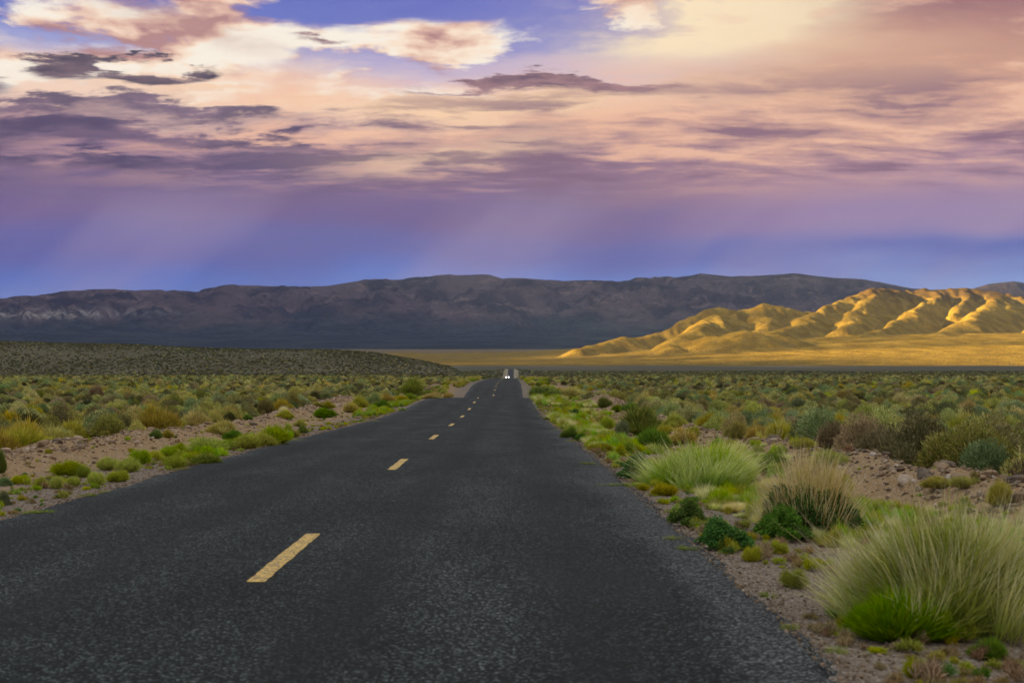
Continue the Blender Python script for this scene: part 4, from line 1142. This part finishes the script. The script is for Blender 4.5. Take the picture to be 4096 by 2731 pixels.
# the rest of the brush: too many to count, instanced
def instancer(name, P_, rotz, scl, idx, coll, label, tilt=None):
    n = len(P_)
    me = bpy.data.meshes.new(name); me.vertices.add(n); me.vertices.foreach_set('co', np.asarray(P_, np.float32).ravel())
    rot = np.zeros((n, 3), np.float32); rot[:, 2] = rotz
    if tilt is not None: rot[:, :2] = tilt
    a = me.attributes.new('rot', 'FLOAT_VECTOR', 'POINT'); a.data.foreach_set('vector', rot.ravel())
    a = me.attributes.new('scl', 'FLOAT_VECTOR', 'POINT'); a.data.foreach_set('vector', np.asarray(scl, np.float32).ravel())
    a = me.attributes.new('idx', 'INT', 'POINT'); a.data.foreach_set('value', np.asarray(idx, np.int32))
    o = link(name, me)
    ng = bpy.data.node_groups.new(name + '_scatter', 'GeometryNodeTree')
    ng.interface.new_socket('Geometry', in_out='INPUT', socket_type='NodeSocketGeometry')
    ng.interface.new_socket('Geometry', in_out='OUTPUT', socket_type='NodeSocketGeometry')
    gi = ng.nodes.new('NodeGroupInput'); go = ng.nodes.new('NodeGroupOutput')
    ip = ng.nodes.new('GeometryNodeInstanceOnPoints'); ci = ng.nodes.new('GeometryNodeCollectionInfo')
    ci.inputs['Collection'].default_value = coll; ci.inputs['Separate Children'].default_value = True; ci.inputs['Reset Children'].default_value = True
    ip.inputs['Pick Instance'].default_value = True
    def attr(nm, ty):
        t = ng.nodes.new('GeometryNodeInputNamedAttribute'); t.data_type = ty; t.inputs[0].default_value = nm
        return next(s for s in t.outputs if s.enabled)
    ng.links.new(gi.outputs[0], ip.inputs['Points']); ng.links.new(ci.outputs[0], ip.inputs['Instance'])
    ng.links.new(attr('idx', 'INT'), ip.inputs['Instance Index'])
    er = ng.nodes.new('FunctionNodeEulerToRotation'); ng.links.new(attr('rot', 'FLOAT_VECTOR'), er.inputs[0]); ng.links.new(er.outputs[0], ip.inputs['Rotation'])
    ng.links.new(attr('scl', 'FLOAT_VECTOR'), ip.inputs['Scale'])
    ng.links.new(ip.outputs[0], go.inputs[0])
    md = o.modifiers.new('scatter', 'NODES'); md.node_group = ng
    return tag(o, label, None, None, 'stuff')
def collection_of(name, meshes):
    c = bpy.data.collections.new(name)
    for i, me in enumerate(meshes):
        o = bpy.data.objects.new(f'{name}_{i:02d}', me); c.objects.link(o)
    return c
def bush_mesh(kind, var, nl, s):
    key = f'bush#{kind}{var}far{nl}'
    if kind in ('sage', 'blue', 'grey', 'creo'): return tmpl(key, g_sage, nl, kind, s)
    if kind == 'olive': return tmpl(key, g_broom, int(nl * .9), 'olive', 'straw', .3, wid=.012 * s)
    return tmpl(key, g_broom, int(nl * .9), 'olive', 'straw', .9, wid=.012 * s)
near_c = collection_of('brush_near', [bush_mesh(k_, v_, 4500, 1.35) for k_ in KN for v_ in range(3)])
far_c = collection_of('brush_far', [bush_mesh(k_, v_, 420, 3.4) for k_ in KN for v_ in range(3)])
rest = ~single
for nm, sel, cl, lab in (('sagebrush_flat', rest & (Y < 150), near_c, 'dense sagebrush covering the flat on both sides of the road'),
                         ('distant_sagebrush', rest & (Y >= 150), far_c, 'far sagebrush dotting the plain and the low rise')):
    i = np.where(sel)[0]
    instancer(nm, np.stack([X[i], Y[i], Z[i] - .02], 1), r.random(len(i)) * 6.28, np.stack([size[i], size[i], hgt[i]], 1), KIND[i] * 3 + r.integers(0, 3, len(i)), cl, lab)

# ================================================================== stones
def rock_mesh(name, seed, n=16, flat=.7):
    r_ = np.random.default_rng(seed)
    bm = bmesh.new()
    for p in unit(r_.standard_normal((n, 3))) * (0.8 + 0.2 * r_.random((n, 1))): bm.verts.new(Vector(p * np.array([.5, .42 + .1 * r_.random(), .5 * flat])))
    h = bmesh.ops.convex_hull(bm, input=bm.verts)
    bmesh.ops.delete(bm, geom=[g for g in h['geom_interior'] if isinstance(g, bmesh.types.BMVert)], context='VERTS')
    bmesh.ops.bevel(bm, geom=bm.edges[:], offset=0.03, segments=1, affect='EDGES')
    me = bpy.data.meshes.new(name); bm.to_mesh(me); bm.free()
    me.materials.append(MAT_ROCK)
    return me
def rock_material():
    m, nt, b = new_mat('desert_stone')
    p = obj_co(nt); oi = nt.nodes.new('ShaderNodeObjectInfo'); rn = S(nt, oi.outputs['Random'])
    base = ramp(nt, rn, [(0.0, (0.10, 0.085, 0.075)), (0.3, (0.20, 0.145, 0.095)), (0.6, (0.30, 0.21, 0.13)), (0.85, (0.40, 0.31, 0.22)), (1.0, (0.50, 0.45, 0.39))])
    n1 = noise(nt, p, 3.0, 5, 0.65, dim='3D')
    c = mix(nt, n1.sm(0.35, 0.65), base, mix(nt, 0.5, base, (0.30, 0.21, 0.13)))
    c = mix(nt, noise(nt, p, 9.0, 3, dim='3D').sm(0.55, 0.7) * 0.5, c, (0.09, 0.075, 0.06))
    nt.links.new(c.k, b.inputs['Base Color']); b.inputs['Roughness'].default_value = 0.92; b.inputs['Specular IOR Level'].default_value = 0.2
    bump(nt, b, n1, 0.6, 0.06)
    return m
MAT_ROCK = rock_material()
ROCKS = [rock_mesh('stone', 500 + i, 12 + i, .55 + .05 * (i % 5)) for i in range(9)]
def stone(x, y, z, s, label, group=None, name='rock', tall=1.0, i=0, sink=.12):
    o = link(name, ROCKS[i % 9], None, (x, y, z + s * .22 * tall - s * sink), (0.25 * math.sin(i * 1.7), 0.25 * math.cos(i * 2.3), i * 2.1), (s, s * .85, s * tall))
    return tag(o, label, 'rock', group)
BIG = [(171, 1789, 60, 1.35, 'big pale boulder on bare dirt near the left edge', 0), (512, 1722, 38, .9, 'flat pale rock on the left stony bank', 1), (288, 1710, 30, .9, 'tan round rock on the bank, left of the flat pale rock', 2),
       (215, 1721, 26, .9, 'pale rock at the top of the bank above the big boulder', 3), (8, 1793, 24, .8, 'flat pale rock cut by the left edge', 4), (240, 1716, 24, .7, 'grey rock between the two pale rocks above the big boulder', 6),
       (1351, 1626, 40, .8, 'grey boulder beside the yellow-brown cushion, left verge', 5), (2622, 1530, 20, 1.0, 'white boulder standing alone in the right sagebrush flat', 7),
       (3835, 1868, 95, .8, 'largest pale rock on the right stony bank', 8), (3780, 1828, 90, .9, 'brown boulder on top of the right bank above the largest pale rock', 2), (3850, 1830, 110, .6, 'long tilted slab on top of the right bank', 0),
       (3660, 1830, 60, .6, 'flat orange-brown slab on the right bank beside the straw-topped shrub', 3), (3165, 1738, 30, .8, 'white rock on the bank behind the yellow-olive cushion', 4), (3290, 1748, 40, .6, 'flat cream rock on the middle of the right bank', 5),
       (3500, 1798, 34, .8, 'white rock on the right bank left of the straw-topped shrub', 6), (3410, 1792, 26, .8, 'pale pointed rock low on the right bank', 7), (4070, 1945, 45, .7, 'white rock at the right edge below the bank', 1),
       (3770, 1875, 60, .8, 'orange rock just left of the largest pale rock', 8), (4060, 1895, 60, .8, 'brown rock on the bank at the right edge', 2), (3920, 1850, 50, .8, 'grey rock right of the long tilted slab', 5), (373, 1810, 20, .6, 'small white stone on the bare dirt right of the big boulder', 7)]
for c, r_, w, tall, lab, i in BIG:
    p = at(c, r_, 232.0 if c == 2622 else None)
    stone(p[0], p[1], p[2], w * p[1] / FPX * 1.1, lab, None, 'boulder' if 'boulder' in lab else 'rock', tall, i, .05)
r = np.random.default_rng(77)
def bank_pts(n, fn, y0, y1, sd, pw=1.6):
    y = y0 + (y1 - y0) * r.random(n) ** pw
    x = fn(y) + sd * r.standard_normal(n) * np.where(r.random(n) < .8, .55, 1.3)
    return x, y
for fn, side, nn, y0, y1 in ((bank_l, 'left', 120, 27, 105), (bank_r, 'right', 140, 15, 75)):
    x, y = bank_pts(nn, fn, y0, y1, .8); s = .12 + .30 * r.random(nn) ** 2.0
    sq = {}
    for i in sorted(range(nn), key=lambda j: x[j] / y[j]):
        far_ = 'near end' if y[i] < (50 if side == 'left' else 32) else 'far end'
        sq[far_] = sq.get(far_, 0) + 1
        stone(float(x[i]), float(y[i]), float(ground_z(x[i], y[i])), float(s[i]), f'small stone in the rubble of the {side} bank, {far_}, {ordinal(sq[far_])} from the left', f'stones of the {side} bank, {far_}', 'rock', .8, int(r.integers(0, 9)))
rk = collection_of('pebble', ROCKS)
xs, ys, ss = [], [], []
for fn, nn, y0, y1 in ((bank_l, 5200, 14, 125), (bank_r, 5200, 8, 110)):
    x, y = bank_pts(nn, fn, y0, y1, 1.0); xs.append(x); ys.append(y); ss.append(.04 + .13 * r.random(nn) ** 2)
x, y, s = map(np.concatenate, (xs, ys, ss))
instancer('bank_rubble', np.stack([x, y, ground_z(x, y) + s * .1], 1), r.random(len(x)) * 6.28, np.stack([s, s, s * .8], 1), r.integers(0, 9, len(x)), rk, 'small rubble covering the two stony banks', r.standard_normal((len(x), 2)) * .4)
# loose chippings and pebbles on the verges
n1 = 48000
y = 3.5 + 70 * r.random(n1) ** 1.7; sd = np.where(r.random(n1) < .5, -1, 1)
off = 3.38 + np.abs(r.standard_normal(n1)) * np.where(r.random(n1) < .55, .55, 3.0)
x = road_x(y) + sd * off; s = .010 + .030 * r.random(n1) ** 2.5 + .012 * (off > 4.5) * r.random(n1)
z = np.where(off < 3.52, road_z(y) - .002, ground_z(x, y))
instancer('gravel', np.stack([x, y, z + s * .15], 1), r.random(n1) * 6.28, np.stack([s, s, s * .8], 1), r.integers(0, 9, n1), rk, 'loose chippings and pebbles on the road verges', r.standard_normal((n1, 2)) * .5)

# ================================================================== small herbs between the shrubs: uncountable
wm = [tmpl(f'herb#{k_}{v_}', g_tuft, 260, k_, .03) for k_ in ('lime', 'olive', 'dry', 'leafy') for v_ in range(2)] + [tmpl(f'herb#mat{v_}', g_mat, 320) for v_ in range(2)]
hc = collection_of('herb', wm)
n2 = 7000
y = 4.5 + 95 * r.random(n2) ** 1.4; sd = np.where(r.random(n2) < .30, -1, 1)
off = np.where(sd > 0, 3.6 + np.abs(r.standard_normal(n2)) * 1.7, 3.7 + np.abs(r.standard_normal(n2)) * 1.5)
x = road_x(y) + sd * off
kp = fbm(x * .5, y * .25, 2, 401) > -.15
x, y, sd = x[kp], y[kp], sd[kp]; m2 = len(x)
w = .07 + .16 * r.random(m2) ** 1.5
ix = np.where(r.random(m2) < np.where(y < 16, .10, .30), r.integers(0, 2, m2), np.where(r.random(m2) < .35, r.integers(2, 4, m2), np.where(r.random(m2) < .75, r.integers(4, 6, m2), r.integers(6, 10, m2))))
hh = np.where(ix >= 8, .03, w * (.5 + .5 * r.random(m2)))
instancer('verge_weeds', np.stack([x, y, ground_z(x, y) - .005], 1), r.random(m2) * 6.28, np.stack([w, w, hh], 1), ix, hc, 'small green and dry weeds scattered over the verges')

# knee-high grass and weeds that run together along both verges
vm = [tmpl(f'verge#{k_}{v_}', g_grass, 520, a_, b_, .013, .55, .35, 9) for k_, a_, b_ in (('g', 'gold', 'pale'), ('s', 'spring', 'lime')) for v_ in range(2)] \
    + [tmpl(f'verge#{k_}{v_}', g_broom, 700, k_, None, 0.0, wid=.016, k=7) for k_ in ('olive', 'spring') for v_ in range(2)] + [tmpl(f'verge#lime{v_}', g_tuft, 600, 'lime', .018) for v_ in range(2)]
vc = collection_of('verge_grass_clump', vm)
n3 = 9500
y = 7.0 + 130 * r.random(n3) ** 1.25; sd = np.where(r.random(n3) < .20, -1, 1)
off = np.where(sd > 0, 3.75 + 3.2 * r.random(n3) ** 1.7, 3.8 + 1.6 * r.random(n3) ** 1.6)
x = road_x(y) + sd * off
pt = fbm(x * .35 + 5, y * .10, 2, 431)
kp = (pt > np.where(sd > 0, -.10 + .10 * (off - 3.7), .24)) & (y > np.where(sd > 0, 12, 22))
x, y, sd, off = x[kp], y[kp], sd[kp], off[kp]; m3 = len(x)
w = (.16 + .30 * r.random(m3) ** 1.6) * np.interp(y, [10, 25, 60], [.8, .95, 1.3])
ix = np.where(sd < 0, np.where(r.random(m3) < .7, r.integers(8, 10, m3), r.integers(4, 8, m3)), r.integers(0, 10, m3))
instancer('verge_grass', np.stack([x, y, ground_z(x, y) - .01], 1), r.random(m3) * 6.28, np.stack([w, w, w * (.6 + .4 * r.random(m3))], 1), ix, vc, 'green and straw grass running together along both verges')

# dark shrubs dotting the sandy shoulders of the far stretch
for i in range(16):
    yv = 1420 + 30 * i + 12 * rr.random(); sd_ = -1 if i % 2 else 1
    xv = float(road_x(yv)) + sd_ * (4.6 + 4.0 * rr.random())
    plant('dark', (xv, yv, float(road_z(yv))), 1.6 + rr.random(), .9, f'dark shrub on the pale sand {"left" if sd_ < 0 else "right"} of the far stretch of road, {ordinal(i // 2 + 1)} by distance', f'shrubs on the far sand {"left" if sd_ < 0 else "right"} of the road', 2)

# ================================================================== oncoming car with its headlights on
def car(pos):
    e = bpy.data.objects.new('car', None); COL.objects.link(e); e.location = pos
    tag(e, 'small white oncoming car with headlights on, far down the road', 'car')
    paint = simple('white_car_paint', (0.72, 0.72, 0.72), 0.3, var=.03); glass = simple('car_glass', (0.02, 0.025, 0.03), 0.08, var=.1)
    blk = simple('car_rubber', (0.02, 0.02, 0.02), 0.8); chrome = simple('wheel_alloy', (0.5, 0.5, 0.52), 0.3, .9)
    lampm = simple('lit_headlight', (0.9, 0.9, 0.9), 0.2, emit=(1.0, 0.86, 0.80), es=6.0); red = simple('marker_lens', (0.5, 0.03, 0.02), 0.3, emit=(1, .12, .08), es=6)
    def loft(name, secs, mat, parent, bev=.04):      # cross-sections along the car: (y, half width, z low, z high)
        bm = bmesh.new(); rings = []
        for (y_, hw, zl, zh, tw) in secs: rings.append([bm.verts.new(c) for c in ((-hw, y_, zl), (hw, y_, zl), (hw * 1.0, y_, (zl + zh) / 2), (hw * tw, y_, zh), (-hw * tw, y_, zh), (-hw, y_, (zl + zh) / 2))])
        for a, b in zip(rings[:-1], rings[1:]):
            for k in range(6): bm.faces.new((a[k], a[(k + 1) % 6], b[(k + 1) % 6], b[k]))
        bm.faces.new(rings[0][::-1]); bm.faces.new(rings[-1])
        bmesh.ops.recalc_face_normals(bm, faces=bm.faces[:])
        bmesh.ops.bevel(bm, geom=bm.edges[:], offset=bev, segments=2, affect='EDGES')
        me = bpy.data.meshes.new(name); bm.to_mesh(me); bm.free(); me.materials.append(mat)
        return link(name, me, parent)
    def disc(name, r_, w_, mat, parent, loc, axis='X', seg=20):
        bm = bmesh.new(); bmesh.ops.create_cone(bm, cap_ends=True, segments=seg, radius1=r_, radius2=r_ * .96, depth=w_)
        me = bpy.data.meshes.new(name); bm.to_mesh(me); bm.free(); me.materials.append(mat)
        return link(name, me, parent, loc, (0, R(90), 0) if axis == 'X' else (R(90), 0, 0))
    loft('body', [(-2.2, .72, .32, .72, .92), (-2.05, .86, .24, .84, .92), (-.9, .90, .22, .98, .92), (.6, .90, .22, 1.02, .92), (1.7, .88, .24, 1.02, .9), (2.15, .80, .34, .98, .86)], paint, e)
    cabn = loft('cabin', [(-1.0, .80, .92, 1.00, .94), (-.15, .78, .94, 1.50, .78), (1.0, .78, .96, 1.52, .78), (1.8, .78, .94, 1.04, .9)], paint, e)
    loft('windshield', [(-1.035, .66, 1.00, 1.03, .95), (-.28, .60, 1.40, 1.46, .95)], glass, cabn, .008)
    for s_ in (-1, 1):
        w_ = loft('side_window', [(-.6, .02, 1.06, 1.12, 1), (-.1, .02, 1.06, 1.42, 1), (.95, .02, 1.06, 1.44, 1), (1.35, .02, 1.06, 1.14, 1)], glass, cabn, .004); w_.location.x = s_ * .745
        m_ = loft('mirror', [(-.62, .09, .98, 1.12, .9), (-.5, .07, 1.0, 1.1, .9)], paint, e, .02); m_.location.x = s_ * 1.0
        hl_ = disc('headlight', .13, .10, lampm, e, (s_ * .62, -2.16, .66), 'Y')
        disc('fog_lamp', .07, .06, lampm, e, (s_ * .62, -2.17, .40), 'Y')
        disc('marker_lamp', .04, .05, red, e, (s_ * .80, -2.06, .62), 'Y')
        for yw in (-1.35, 1.35):
            t_ = disc('wheel', .32, .22, blk, e, (s_ * .80, yw, .32)); disc('rim', .19, .23, chrome, t_, (0, 0, 0.0), 'Z').rotation_euler = (0, 0, 0)
    loft('grille', [(-2.225, .40, .48, .64, .95), (-2.19, .40, .48, .64, .95)], blk, e, .01)
    loft('bumper', [(-2.26, .70, .26, .42, .95), (-2.10, .84, .26, .42, .95)], paint, e, .03)
    loft('number_plate', [(-2.275, .16, .32, .40, 1), (-2.262, .16, .32, .40, 1)], simple('plate_white', (.6, .6, .58)), e, .002)
    return e
CY = 700.0
car((float(road_x(CY)) - 0.45, CY, float(road_z(CY)) + .05))
